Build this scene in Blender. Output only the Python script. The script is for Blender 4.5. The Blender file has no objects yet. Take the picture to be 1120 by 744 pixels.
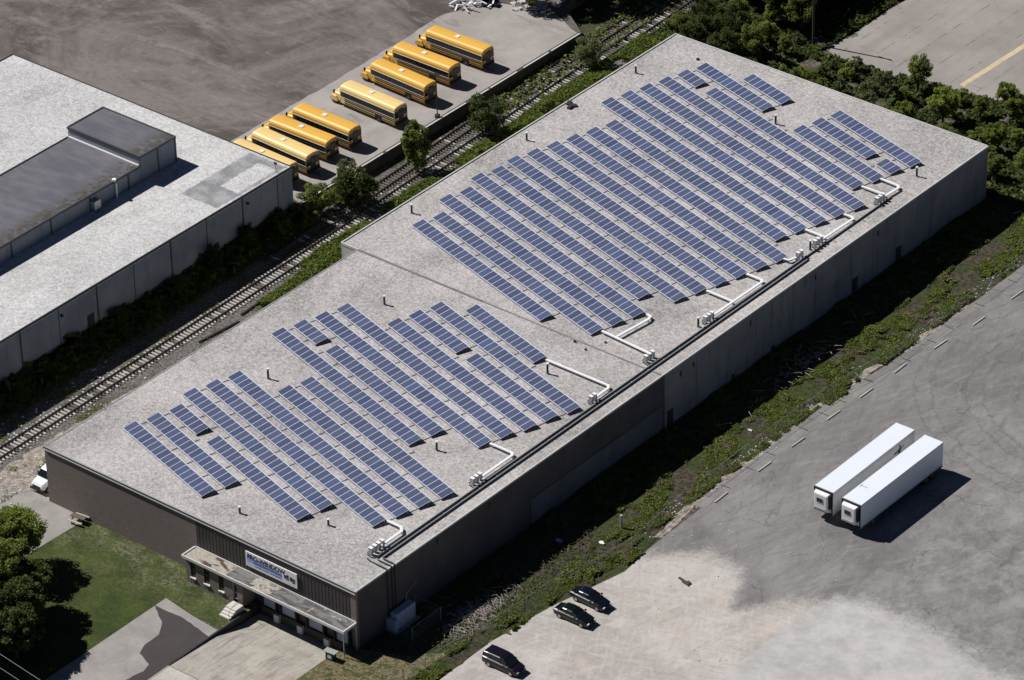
import bpy, math, random
from math import sin, cos, pi, radians
from mathutils import Vector, Matrix, noise

# ------------------------------------------------------------------ camera, sky, sun, exposure
sc = bpy.context.scene
col = sc.collection
cd = bpy.data.cameras.new('camera'); cam = bpy.data.objects.new('camera', cd); col.objects.link(cam)
Fw = Vector((-0.54381654, 0.64813227, -0.53309299)); Rt = Vector((0.774541, 0.63215656, -0.0215481)); Up = Rt.cross(Fw)
m = Matrix((Rt, Up, -Fw)).transposed().to_4x4(); m.translation = Vector((261.465, -284.425, 282.163))
cam.matrix_world = m
cd.sensor_fit = 'HORIZONTAL'; cd.sensor_width = 36.0; cd.lens = 36.0*4821.0/1120.0
cd.clip_start = 5; cd.clip_end = 20000
sc.camera = cam
SUN_EL, SUN_AZ = 49.3, -104.0
w = bpy.data.worlds.new('World'); sc.world = w; w.use_nodes = True
nt = w.node_tree; bg = nt.nodes['Background']; sk = nt.nodes.new('ShaderNodeTexSky'); sk.sky_type = 'NISHITA'; sk.sun_disc = False
sk.sun_elevation = radians(SUN_EL); sk.sun_rotation = radians(SUN_AZ % 360); sk.altitude = 1500; sk.air_density = 0.38; sk.dust_density = 0.05; sk.ozone_density = 1.6
nt.links.new(sk.outputs[0], bg.inputs[0]); bg.inputs[1].default_value = 0.05
sd = bpy.data.lights.new('sun', 'SUN'); sd.energy = 5.0; sd.angle = radians(0.5); sd.color = (1, 0.965, 0.935)
sun = bpy.data.objects.new('sun', sd); col.objects.link(sun)
S = Vector((sin(radians(SUN_AZ))*cos(radians(SUN_EL)), cos(radians(SUN_AZ))*cos(radians(SUN_EL)), sin(radians(SUN_EL))))
sun.rotation_euler = S.to_track_quat('Z', 'Y').to_euler(); sun.location = (0, 0, 100)
sc.view_settings.view_transform = 'Standard'; sc.view_settings.look = 'None'; sc.view_settings.exposure = 0.0; sc.view_settings.gamma = 1.0
sc.view_settings.use_curve_mapping = False
sc.cycles.max_bounces = 4; sc.cycles.diffuse_bounces = 2; sc.cycles.glossy_bounces = 2; sc.cycles.transmission_bounces = 2

rnd = random.Random(7)

# ------------------------------------------------------------------ materials
class MT:
    def __init__(s, name, rough=0.9, metal=0.0, spec=0.3):
        s.m = bpy.data.materials.new(name); s.m.use_nodes = True
        s.t = s.m.node_tree; s.b = s.t.nodes['Principled BSDF']
        s.b.inputs['Roughness'].default_value = rough; s.b.inputs['Metallic'].default_value = metal
        s.b.inputs['Specular IOR Level'].default_value = spec
    def n(s, ty, **k):
        x = s.t.nodes.new(ty)
        for a, v in k.items(): setattr(x, a, v)
        return x
    def l(s, a, b): s.t.links.new(a, b)
    def pos(s, scale=(1, 1, 1), rot=0.0, obj=False):
        if obj: o = s.n('ShaderNodeTexCoord').outputs['Object']
        else: o = s.n('ShaderNodeNewGeometry').outputs['Position']
        mp = s.n('ShaderNodeMapping'); mp.inputs['Scale'].default_value = scale; mp.inputs['Rotation'].default_value = (0, 0, rot)
        s.l(o, mp.inputs[0]); return mp.outputs[0]
    def noise(s, scale, detail=3, rough=0.6, vec=None, dist=0.0):
        x = s.n('ShaderNodeTexNoise'); x.inputs['Scale'].default_value = scale; x.inputs['Detail'].default_value = detail
        x.inputs['Roughness'].default_value = rough; x.inputs['Distortion'].default_value = dist
        s.l(vec if vec is not None else s.pos(), x.inputs['Vector']); return x.outputs['Fac']
    def rng(s, f, a, b, c=0.0, d=1.0, smooth=True):
        x = s.n('ShaderNodeMapRange'); x.inputs[1].default_value = a; x.inputs[2].default_value = b
        x.inputs[3].default_value = c; x.inputs[4].default_value = d
        if smooth: x.interpolation_type = 'SMOOTHSTEP'
        s.l(f, x.inputs[0]); return x.outputs[0]
    def mix(s, f, a, b, blend='MIX'):
        x = s.n('ShaderNodeMix', data_type='RGBA', blend_type=blend)
        for i, v in ((0, f), (6, a), (7, b)):
            if isinstance(v, (int, float)): x.inputs[i].default_value = v
            elif isinstance(v, tuple): x.inputs[i].default_value = v if len(v) == 4 else v+(1,)
            else: s.l(v, x.inputs[i])
        return x.outputs[2]
    def math(s, op, a, b=0.0, c=0.0):
        x = s.n('ShaderNodeMath', operation=op)
        for i, v in enumerate((a, b, c)):
            if isinstance(v, (int, float)): x.inputs[i].default_value = v
            else: s.l(v, x.inputs[i])
        return x.outputs[0]
    def warp(s, amt, scale=0.06, seed=0.0):
        x = s.n('ShaderNodeTexNoise'); x.inputs['Scale'].default_value = scale; x.inputs['Detail'].default_value = 3
        o = s.n('ShaderNodeVectorMath', operation='ADD'); o.inputs[1].default_value = (seed, seed*1.7, 0); s.l(s.pos(), o.inputs[0]); s.l(o.outputs[0], x.inputs['Vector'])
        m_ = s.n('ShaderNodeVectorMath', operation='MULTIPLY_ADD'); m_.inputs[1].default_value = (amt, amt, 0); s.l(x.outputs['Color'], m_.inputs[0]); s.l(s.pos(), m_.inputs[2]); return m_.outputs[0]
    def streak(s, rot, across, along, amt, seed, detail=3, dist=0.4):
        mp = s.n('ShaderNodeMapping'); mp.vector_type = 'POINT'; mp.inputs['Rotation'].default_value = (0, 0, rot)
        s.l(s.warp(amt, 0.05, seed), mp.inputs[0]); m2 = s.n('ShaderNodeVectorMath', operation='MULTIPLY'); m2.inputs[1].default_value = (across, along, 1); s.l(mp.outputs[0], m2.inputs[0])
        return s.noise(1.0, detail, 0.65, m2.outputs[0], dist)
    def xyz(s, vec=None):
        x = s.n('ShaderNodeSeparateXYZ'); s.l(vec if vec is not None else s.pos(), x.inputs[0]); return x.outputs
    def col(s, c):
        if isinstance(c, tuple): s.b.inputs['Base Color'].default_value = c if len(c) == 4 else c+(1,)
        else: s.l(c, s.b.inputs['Base Color'])
        return s
    def bump(s, h, strength=0.4, dist=0.1):
        x = s.n('ShaderNodeBump'); x.inputs['Strength'].default_value = strength; x.inputs['Distance'].default_value = dist
        s.l(h, x.inputs['Height']); s.l(x.outputs[0], s.b.inputs['Normal']); return s

def plain(name, c, rough=0.6, metal=0.0, var=0.12, scale=1.5, spec=0.4):
    t = MT(name, rough, metal, spec)
    f = t.noise(scale, 3, vec=t.pos(obj=True))
    t.col(t.mix(f, tuple(v*(1-var) for v in c), tuple(min(1, v*(1+var)) for v in c)))
    return t.m

def gravel(name, c, speck=0.35, patch=0.12, fine=3.2):
    t = MT(name, 0.95)
    f1 = t.noise(fine, 4, 0.85); f2 = t.noise(0.07, 4, 0.6, dist=.4); f3 = t.noise(fine*0.45, 3, 0.7)
    k = t.math('ADD', t.math('MULTIPLY', t.rng(f1, 0.36, 0.64, 0, 1), speck), t.math('MULTIPLY', t.rng(f3, 0.35, 0.65), speck*0.35))
    k = t.math('ADD', k, t.math('MULTIPLY', t.rng(f2, 0.3, 0.7), patch*2))
    k = t.math('ADD', k, 1-speck*0.67-patch)
    pd_ = t.noise(0.16, 5, 0.7, t.pos((1, .6, 1)), 0.8); k = t.math('SUBTRACT', k, t.math('MULTIPLY', t.rng(pd_, .53, .64), .13)); k = t.math('ADD', k, t.math('MULTIPLY', t.rng(pd_, .42, .33), .08))
    x = t.n('ShaderNodeVectorMath', operation='SCALE'); x.inputs[0].default_value = c; t.l(k, x.inputs[3])
    t.col(x.outputs[0]); t.bump(f1, 0.5, 0.05)
    return t

M = {}
# main roof: stone ballast with worn darker bands
t = gravel('roof_gravel', (0.395, 0.380, 0.370), 0.66, 0.16, 4.2)
M['roof'] = t.m
t = gravel('pale_roof_gravel', (0.52, 0.517, 0.515), 0.5, 0.08, 4.0)
def inside(a0, a1, b0, b1, soft):
    x = t.xyz(); j = t.math('MULTIPLY', t.math('SUBTRACT', t.noise(0.9, 4, .7), .5), .9)
    xx, yy = t.math('ADD', x[0], j), t.math('ADD', x[1], j)
    return t.math('MULTIPLY', t.math('MULTIPLY', t.rng(xx, a0-soft, a0+soft), t.rng(xx, a1+soft, a1-soft)), t.math('MULTIPLY', t.rng(yy, b0-soft, b0+soft), t.rng(yy, b1+soft, b1-soft)))
mk_ = t.math('SUBTRACT', inside(-73, -66.9, 51.2, 63.9, .18), inside(-70.4, -67.4, 55.4, 62.6, .12)); 
cc_ = t.b.inputs['Base Color'].links[0].from_socket
t.col(t.mix(t.math('MULTIPLY', mk_, .85), cc_, t.mix(t.rng(t.noise(.5, 5, .7), .35, .65), (0.17, 0.175, 0.19), (0.34, 0.34, 0.345)))); M['roof2'] = t.m
t = MT('dark_membrane', 0.8)
f = t.noise(0.16, 5, 0.65, t.pos((1, 3, 1))); g_ = t.noise(1.3, 4, 0.7)
x = t.xyz()
edge = t.rng(t.math('ADD', x[0], t.math('MULTIPLY', f, 6)), -79.5, -76.5)
c1 = t.mix(t.rng(f, .35, .7), (0.105, 0.105, 0.125), (0.155, 0.155, 0.175))
c1 = t.mix(t.math('MULTIPLY', edge, t.rng(g_, .35, .6)), c1, (0.06, 0.052, 0.038))
t.col(c1); M['membrane'] = t.m
M['membrane_patch'] = plain('weathered_roof_sheet', (0.24, 0.245, 0.26), 0.8, 0, 0.3, 0.8)

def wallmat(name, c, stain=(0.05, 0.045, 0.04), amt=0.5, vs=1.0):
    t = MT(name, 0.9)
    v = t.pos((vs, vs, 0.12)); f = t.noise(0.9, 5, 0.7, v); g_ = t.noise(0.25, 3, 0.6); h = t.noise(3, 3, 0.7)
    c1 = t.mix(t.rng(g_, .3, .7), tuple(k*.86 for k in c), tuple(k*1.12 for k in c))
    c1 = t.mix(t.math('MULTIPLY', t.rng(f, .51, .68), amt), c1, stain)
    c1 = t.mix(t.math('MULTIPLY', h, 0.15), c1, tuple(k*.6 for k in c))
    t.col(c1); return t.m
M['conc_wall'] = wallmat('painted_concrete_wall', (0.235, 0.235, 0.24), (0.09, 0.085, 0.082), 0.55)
M['conc_wall_w'] = wallmat('pale_block_wall', (0.55, 0.54, 0.52), (0.2, 0.19, 0.17), 0.4)
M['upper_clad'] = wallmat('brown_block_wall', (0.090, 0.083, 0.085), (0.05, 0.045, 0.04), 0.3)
M['base_clad'] = wallmat('blue_grey_wall_paint', (0.125, 0.135, 0.15), (0.04, 0.04, 0.04), 0.3)
M['lb_wall'] = wallmat('grey_metal_wall', (0.26, 0.28, 0.315), (0.15, 0.15, 0.16), 0.35, 0.8)
# brown brick
t = MT('brown_brick', 0.9)
b = t.n('ShaderNodeTexBrick'); b.inputs['Scale'].default_value = 1.0
b.inputs['Brick Width'].default_value = 0.40; b.inputs['Row Height'].default_value = 0.20; b.inputs['Mortar Size'].default_value = 0.012
b.inputs['Color1'].default_value = (0.205, 0.17, 0.155, 1); b.inputs['Color2'].default_value = (0.255, 0.215, 0.195, 1); b.inputs['Mortar'].default_value = (0.15, 0.135, 0.125, 1)
xx = t.xyz(); cb = t.n('ShaderNodeCombineXYZ'); t.l(t.math('ADD', xx[0], xx[1]), cb.inputs[0]); t.l(xx[2], cb.inputs[1]); t.l(cb.outputs[0], b.inputs['Vector'])
t.col(t.mix(t.math('MULTIPLY', t.noise(0.5, 4), 0.5), b.outputs[0], (0.17, 0.145, 0.135))); M['brick'] = t.m
M['corr'] = plain('dark_brown_corrugated_metal', (0.058, 0.053, 0.052), 0.6, 0.0, 0.2, 0.6)
M['coping'] = plain('bright_metal_coping', (0.62, 0.61, 0.59), 0.5, 0.1, 0.12, 0.7)
M['dcoping'] = plain('dark_metal_coping', (0.07, 0.07, 0.075), 0.5, 0.0, 0.2, 0.7)
M['joint'] = plain('roof_joint_felt', (0.20, 0.19, 0.18), 0.9, 0, 0.35, 0.35)
M['white_metal'] = plain('white_painted_metal', (0.80, 0.81, 0.82), 0.45, 0.0, 0.05, 0.6)
M['galv'] = plain('galvanised_steel', (0.45, 0.46, 0.47), 0.45, 0.4, 0.2, 1.0)
M['dark'] = plain('black_rubber', (0.018, 0.018, 0.02), 0.8, 0, 0.2, 2)
M['darkmetal'] = plain('dark_steel', (0.045, 0.045, 0.05), 0.5, 0.2, 0.2, 2)
M['rimdark'] = plain('dull_wheel_rim', (0.13, 0.12, 0.11), 0.6, 0, 0.2, 2)
M['glass'] = plain('dark_window_glass', (0.010, 0.014, 0.018), 0.12, 0, 0.2, 1, 0.4)
M['cream'] = plain('cream_sill_stone', (0.60, 0.575, 0.52), 0.8, 0, 0.08, 2)
M['bluedoor'] = plain('pale_blue_dock_door', (0.34, 0.40, 0.50), 0.6, 0, 0.12, 1)
t = MT('canopy_deck', 0.9)
x = t.xyz(); f = t.noise(0.8, 4, 0.6, t.pos((1, 1.6, 1)), 0.5); g_ = t.noise(4, 4, .8); f2 = t.noise(1.1, 4, 0.6, t.pos((.5, 1.4, 1)), 0.6)
bias = t.math('ADD', t.math('MULTIPLY', t.rng(x[0], -17.2, -17.4), .30), t.math('MULTIPLY', t.math('MULTIPLY', t.rng(x[0], -14.6, -13.8), t.rng(x[0], -10.6, -11.2)), .16))
sand = t.rng(t.math('ADD', f, bias), .62, .66)
deck = t.mix(t.rng(f2, .4, .6), (0.085, 0.083, 0.083), (0.19, 0.187, 0.183))
c1 = t.mix(sand, deck, t.mix(t.rng(g_, .3, .7), (0.27, 0.245, 0.21), (0.50, 0.465, 0.40)))
br = t.math('MULTIPLY', t.math('MULTIPLY', t.rng(f2, .50, .56), t.rng(x[0], -17.2, -17.6)), t.rng(x[0], -22.0, -20.5))
c1 = t.mix(br, c1, (0.085, 0.062, 0.05)); t.col(c1); M['canopy'] = t.m
# ---- grounds
t = MT('weedy_dirt', 0.95)
f = t.noise(0.12, 6, 0.65, dist=0.5); g_ = t.noise(1.4, 5, 0.75); h = t.noise(5, 3, 0.8)
c1 = t.mix(t.rng(g_, .38, .62), (0.055, 0.045, 0.032), (0.17, 0.145, 0.11))
c1 = t.mix(t.rng(f, .45, .56), c1, (0.045, 0.058, 0.018))
c1 = t.mix(t.math('MULTIPLY', t.rng(h, .62, .72), 0.5), c1, (0.36, 0.33, 0.28)); t.col(c1).bump(g_, 0.8, 0.3); M['ground'] = t.m
t = MT('weed_floor', 0.95)
f = t.noise(0.16, 5, 0.65, dist=0.4); g_ = t.noise(1.7, 5, 0.75); h = t.noise(4, 3, 0.8)
c1 = t.mix(t.rng(g_, .38, .62), (0.030, 0.026, 0.018), (0.10, 0.082, 0.058))
c1 = t.mix(t.rng(f, .42, .54), c1, t.mix(t.rng(g_, .35, .65), (0.022, 0.034, 0.009), (0.065, 0.082, 0.022)))
c1 = t.mix(t.math('MULTIPLY', t.rng(h, .66, .72), 0.45), c1, (0.42, 0.38, 0.32)); t.col(c1).bump(g_, 1.0, 0.3); M['weedfloor'] = t.m
t = MT('mown_lawn', 0.95)
f = t.noise(0.35, 5, 0.7); g_ = t.noise(3.5, 4, 0.8); x = t.xyz()
dry = t.math('MULTIPLY', t.math('MULTIPLY', t.rng(f, .38, .62), t.rng(x[1], -9.5, -2)), .75)
c1 = t.mix(t.rng(t.noise(.25, 5, .7), .4, .6), t.mix(t.rng(g_, .3, .7), (0.018, 0.031, 0.006), (0.045, 0.064, 0.015)), t.mix(t.rng(g_, .3, .7), (0.030, 0.048, 0.009), (0.075, 0.098, 0.022)))
c1 = t.mix(t.math('MULTIPLY', dry, t.rng(t.noise(2.2, 6, .85), .42, .6)), c1, (0.22, 0.20, 0.13)); t.col(c1).bump(g_, 0.6, 0.08); M['lawn'] = t.m
t = MT('railway_ballast', 0.95)
f = t.noise(3.2, 3, 0.85); g_ = t.noise(0.22, 5, 0.7)
c1 = t.mix(t.rng(f, .35, .66), (0.045, 0.041, 0.038), (0.23, 0.217, 0.20))
c1 = t.mix(t.math('MULTIPLY', t.rng(g_, .52, .66), 0.7), c1, (0.06, 0.055, 0.042)); t.col(c1).bump(f, 1, 0.1); M['ballast'] = t.m
t = MT('pale_rubble_path', 0.95)
f = t.noise(1.1, 5, 0.8); g_ = t.noise(5, 3, .8)
c1 = t.mix(t.rng(f, .38, .62), (0.20, 0.17, 0.14), (0.48, 0.44, 0.39)); c1 = t.mix(t.math('MULTIPLY', g_, .5), c1, (0.18, 0.14, 0.11)); t.col(c1).bump(f, .8, .2); M['rubble'] = t.m

t = MT('green_verge', 0.95)
f = t.noise(0.4, 5, 0.7); g_ = t.noise(2.5, 4, 0.8)
c1 = t.mix(t.rng(g_, .3, .7), (0.03, 0.045, 0.010), (0.085, 0.11, 0.024)); c1 = t.mix(t.rng(f, .58, .66), c1, (0.10, 0.085, 0.06)); t.col(c1).bump(g_, .8, .2); M['verge'] = t.m
t = MT('olive_dry_grass', 0.95)
f = t.noise(0.7, 5, 0.75); g_ = t.noise(2.6, 5, 0.85)
c1 = t.mix(t.rng(g_, .36, .62), (0.045, 0.045, 0.016), (0.24, 0.205, 0.115)); c1 = t.mix(t.rng(f, .5, .6), c1, (0.055, 0.070, 0.018)); t.col(c1).bump(g_, .8, .15); M['roughgrass'] = t.m
def concrete(name, c, streak=0.0, rot=0.0, crack=0.0, var=0.16):
    t = MT(name, 0.9)
    f = t.noise(0.3, 6, 0.68, dist=0.3); g_ = t.noise(3.5, 4, 0.8)
    c1 = t.mix(t.rng(f, .3, .7), tuple(k*(1-var) for k in c), tuple(k*(1+var) for k in c))
    c1 = t.mix(t.math('MULTIPLY', t.rng(g_, .4, .75), .4), c1, tuple(k*.72 for k in c))
    if streak:
        h = t.noise(1.0, 5, 0.7, t.pos((1.0, 0.12, 1), rot), 0.6)
        c1 = t.mix(t.math('MULTIPLY', t.rng(h, .50, .66), streak), c1, tuple(k*.42 for k in c))
    t.col(c1); return t.m
M['concrete'] = concrete('old_concrete', (0.31, 0.295, 0.275))
t = MT('streaked_dock_concrete', 0.9)
f = t.noise(0.35, 6, 0.7); st1 = t.noise(1.0, 6, 0.75, t.pos((2.6, 0.22, 1), .06), 0.25); st2 = t.noise(1.0, 5, 0.75, t.pos((1.5, 0.3, 1), -.04), 0.3); g_ = t.noise(4, 4, .8); x = t.xyz()
c1 = t.mix(t.rng(f, .3, .7), (0.33, 0.305, 0.27), (0.47, 0.44, 0.385))
c1 = t.mix(t.math('MULTIPLY', t.rng(st1, .50, .64), .7), c1, (0.19, 0.165, 0.135))
c1 = t.mix(t.math('MULTIPLY', t.rng(st2, .55, .66), .6), c1, t.mix(t.rng(x[0], -9, -4), (0.26, 0.245, 0.23), (0.30, 0.22, 0.12)))
c1 = t.mix(t.math('MULTIPLY', t.rng(g_, .45, .7), .3), c1, (0.22, 0.20, 0.175)); t.col(c1); M['apron'] = t.m
M['slab'] = concrete('bright_concrete_slab', (0.47, 0.45, 0.41))
M['asphalt_new'] = concrete('dark_asphalt', (0.062, 0.056, 0.054), var=0.10)
M['strip'] = concrete('grey_gutter_paving', (0.225, 0.218, 0.212), 0.35, 0, var=0.2)
# bus lot
t = MT('bus_lot_concrete', 0.9)
f = t.noise(0.16, 6, 0.7, dist=0.6); g_ = t.noise(2.5, 5, 0.8); h = t.noise(0.5, 5, 0.7, t.pos((0.25, 1, 1)), 0.8)
c1 = t.mix(t.rng(f, .3, .7), (0.29, 0.265, 0.245), (0.39, 0.365, 0.345))
c1 = t.mix(t.math('MULTIPLY', t.rng(h, .56, .70), .6), c1, (0.16, 0.142, 0.128))
c1 = t.mix(t.math('MULTIPLY', t.rng(g_, .5, .7), .25), c1, (0.18, 0.165, 0.15)); t.col(c1); M['buslot'] = t.m
# dirt yard with sweeping tracks
t = MT('oily_dirt_yard', 0.95)
f = t.noise(0.045, 6, 0.65, dist=1.2); g_ = t.noise(1.6, 5, 0.8); h = t.noise(0.16, 6, 0.75, t.pos((0.22, 1.0, 1), 0.5), 1.6)
k_ = t.noise(0.5, 5, 0.8, t.pos((0.12, 1, 1), -0.35), 1.0)
c1 = t.mix(t.rng(f, .38, .62), (0.082, 0.068, 0.064), (0.20, 0.178, 0.168))
c1 = t.mix(t.math('MULTIPLY', t.rng(h, .5, .66), .75), c1, (0.235, 0.21, 0.195))
c1 = t.mix(t.math('MULTIPLY', t.rng(k_, .56, .68), .5), c1, (0.065, 0.054, 0.05))
c1 = t.mix(t.math('MULTIPLY', t.rng(g_, .4, .7), .35), c1, (0.10, 0.086, 0.08))
q_ = t.noise(.45, 7, .8, dist=.3); c1 = t.mix(t.math('MULTIPLY', t.rng(q_, .52, .68), .45), c1, (0.26, 0.24, 0.23)); c1 = t.mix(t.math('MULTIPLY', t.rng(q_, .46, .34), .5), c1, (0.062, 0.052, 0.05))
t.col(c1).bump(g_, .3, .1); M['yard'] = t.m
# east lot: old asphalt that gives way to crushed gravel
t = MT('east_lot_surface', 0.93)
x = t.xyz()
fc = t.n('ShaderNodeFloatCurve'); cu = fc.mapping.curves[0]
XY = [(0, 26), (14.7, 33.5), (19, 37.5), (24, 37), (27.9, 30.5), (31, 35.0), (37.6, 40.5), (45, 41), (60, 38), (100, 30)]
for i, (a_, b_) in enumerate(XY):
    p = (a_/100, b_/60)
    if i == 0: cu.points[0].location = p
    elif i == len(XY)-1: cu.points[-1].location = p
    else: cu.points.new(*p)
for p in cu.points: p.handle_type = 'VECTOR'
fc.mapping.update()
t.l(t.math('DIVIDE', x[0], 100.0), fc.inputs['Value'])
ed = t.math('MULTIPLY', fc.outputs[0], 60.0)
g_ = t.noise(2.6, 5, 0.85); n1 = t.noise(0.5, 6, 0.7); n0 = t.noise(0.07, 6, 0.6, dist=0.8)
m1 = t.rng(t.math('ADD', t.math('SUBTRACT', x[1], ed), t.math('ADD', t.math('MULTIPLY', t.math('SUBTRACT', n1, 0.5), 5.0), t.math('MULTIPLY', t.math('SUBTRACT', g_, 0.5), 6.0))), -2.0, 2.0)
g_ = t.noise(2.6, 5, 0.85); sw = t.noise(0.28, 6, 0.72, t.pos((1.0, 0.10, 1), 0.12), 0.9); sw2 = t.noise(0.42, 6, 0.75, t.pos((0.10, 1.0, 1), 0.9), 1.4)
pt = t.noise(0.11, 6, 0.72, t.pos((1, 0.55, 1)), 0.5)
sw3 = t.noise(0.9, 4, 0.7, t.pos((1.0, 0.05, 1), -0.25), 0.5)
asp = t.mix(t.rng(n0, .35, .65), (0.165, 0.158, 0.158), (0.235, 0.226, 0.225))
asp = t.mix(t.math('MULTIPLY', t.rng(sw, .46, .66), .28), asp, (0.118, 0.112, 0.110))
asp = t.mix(t.math('MULTIPLY', t.rng(sw3, .52, .68), .10), asp, (0.27, 0.26, 0.25))
asp = t.mix(t.math('MULTIPLY', t.math('MULTIPLY', t.rng(pt, .52, .62), t.rng(g_, .3, .55)), .35), asp, (0.34, 0.33, 0.325))
asp = t.mix(t.math('MULTIPLY', t.rng(g_, .45, .75), .4), asp, (0.10, 0.095, 0.092))
for rr_, ac, al, am, se in ((0.15, 1.3, .12, 5, 5), (-0.45, 1.5, .2, 6, 11), (0.5, 1.2, .16, 5, 31)):
    tk = t.streak(rr_, ac, al, am, se, 7, 0.1)
    asp = t.mix(t.math('MULTIPLY', t.rng(tk, .52, .70), .36), asp, (0.30, 0.29, 0.285))
    asp = t.mix(t.math('MULTIPLY', t.rng(tk, .47, .33), .30), asp, (0.115, 0.11, 0.11))
g3 = t.noise(6, 3, .8)
asp = t.mix(t.math('MULTIPLY', t.rng(g3, .5, .75), .35), asp, (0.27, 0.26, 0.255))
grv = t.mix(t.rng(n0, .35, .65), (0.37, 0.345, 0.325), (0.49, 0.465, 0.44))
grv = t.mix(t.math('MULTIPLY', t.rng(sw2, .5, .64), .2), grv, (0.54, 0.50, 0.45))
grv = t.mix(t.math('MULTIPLY', t.rng(sw, .5, .66), .18), grv, (0.25, 0.225, 0.20))
grv = t.mix(t.math('MULTIPLY', t.rng(g_, .5, .72), .4), grv, (0.24, 0.22, 0.195))
for rr_, ac, al, am, se in ((0.35, 1.4, .22, 5, 3), (-0.6, 1.8, .30, 6, 9), (1.3, 1.5, .26, 6, 17)):
    tk = t.streak(rr_, ac, al, am, se, 7, 0.15)
    grv = t.mix(t.math('MULTIPLY', t.rng(tk, .50, .70), .30), grv, (0.66, 0.62, 0.58))
    grv = t.mix(t.math('MULTIPLY', t.rng(tk, .46, .34), .26), grv, (0.27, 0.24, 0.215))
wb = t.noise(0.22, 5, .7); grv = t.mix(t.math('MULTIPLY', t.rng(wb, .52, .64), .3), grv, (0.56, 0.48, 0.38))
gs = t.noise(3.2, 5, .9); grv = t.mix(t.math('MULTIPLY', t.rng(gs, .55, .68), .4), grv, (0.70, 0.67, 0.63)); grv = t.mix(t.math('MULTIPLY', t.rng(gs, .42, .30), .4), grv, (0.24, 0.215, 0.19))
# the far corner is greyer and smoother
cm = t.rng(t.math('ADD', x[0], t.math('MULTIPLY', n1, 1.0)), 34.6, 35.0)
grv = t.mix(t.math('MULTIPLY', cm, .72), grv, t.mix(t.rng(t.noise(.3, 6, .75), .35, .65), (0.36, 0.355, 0.355), (0.50, 0.495, 0.49)))
wp = t.math('MULTIPLY', t.rng(t.math('ADD', x[0], t.math('MULTIPLY', n0, 14)), 36, 46), t.rng(t.noise(0.3, 7, .8), .42, .62))
asp = t.mix(t.math('MULTIPLY', wp, .35), asp, (0.40, 0.39, 0.385))
vo = t.n('ShaderNodeTexVoronoi', feature='DISTANCE_TO_EDGE'); vo.inputs['Scale'].default_value = .11; t.l(t.warp(5, .35, 4), vo.inputs['Vector'])
ck = t.math('MULTIPLY', t.rng(vo.outputs['Distance'], .016, .004), t.rng(t.noise(.2, 3), .45, .55))
asp = t.mix(t.math('MULTIPLY', ck, .35), asp, (0.06, 0.057, 0.056))
sp = t.noise(1.1, 7, .9); asp = t.mix(t.math('MULTIPLY', t.rng(sp, .58, .66), .4), asp, (0.36, 0.35, 0.345)); asp = t.mix(t.math('MULTIPLY', t.rng(sp, .43, .34), .45), asp, (0.095, 0.09, 0.09))
rg = t.noise(0.3, 2); R0 = t.math('POWER', t.math('ADD', t.math('POWER', t.math('SUBTRACT', x[0], 38.0), 2.0), t.math('POWER', t.math('SUBTRACT', x[1], 92.0), 2.0)), 0.5)
for rd in (17.0, 18.9, 23.0, 24.9):
    tr_ = t.rng(t.math('ABSOLUTE', t.math('SUBTRACT', t.math('ADD', R0, t.math('MULTIPLY', rg, 2.5)), rd)), .28, .08); asp = t.mix(t.math('MULTIPLY', t.math('MULTIPLY', tr_, t.rng(g_, .35, .6)), .45), asp, (0.10, 0.095, 0.095))
c1 = t.mix(m1, grv, asp); t.col(c1).bump(g_, .25, .05); M['lot'] = t.m
# far concrete pad with joints
t = MT('jointed_concrete_pad', 0.93)
v = t.pos()
f = t.noise(0.12, 6, 0.7); g_ = t.noise(2.2, 5, 0.8); sw = t.noise(0.5, 5, 0.7, t.pos((1, .1, 1)), .4)
b = t.n('ShaderNodeTexBrick'); b.offset = 0.5; b.inputs['Scale'].default_value = 1.0; b.inputs['Brick Width'].default_value = 24.0; b.inputs['Row Height'].default_value = 4.1; b.inputs['Mortar Size'].default_value = 0.09
b.inputs['Mortar Smooth'].default_value = 0.6
mp = t.pos((1, 1, 1), pi/2); t.l(mp, b.inputs['Vector'])
c1 = t.mix(t.rng(f, .3, .7), (0.255, 0.235, 0.215), (0.335, 0.31, 0.285)); c1 = t.mix(t.math('MULTIPLY', t.rng(sw, .5, .7), .35), c1, (0.19, 0.175, 0.16))
c1 = t.mix(t.math('MULTIPLY', t.math('MULTIPLY', b.outputs['Fac'], t.rng(t.noise(.5, 4, .8), .45, .6)), .8), c1, (0.09, 0.08, 0.07)); t.col(c1); M['pad'] = t.m
M['yellowline'] = plain('faded_yellow_paint', (0.56, 0.46, 0.30), 0.8, 0, 0.35, .9)
M['paleblock'] = plain('pale_concrete_block', (0.55, 0.54, 0.52), 0.85, 0, 0.12, 2)
M['lotwall'] = wallmat('dark_retaining_concrete', (0.07, 0.064, 0.058), (0.025, 0.022, 0.02), 0.6)

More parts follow.
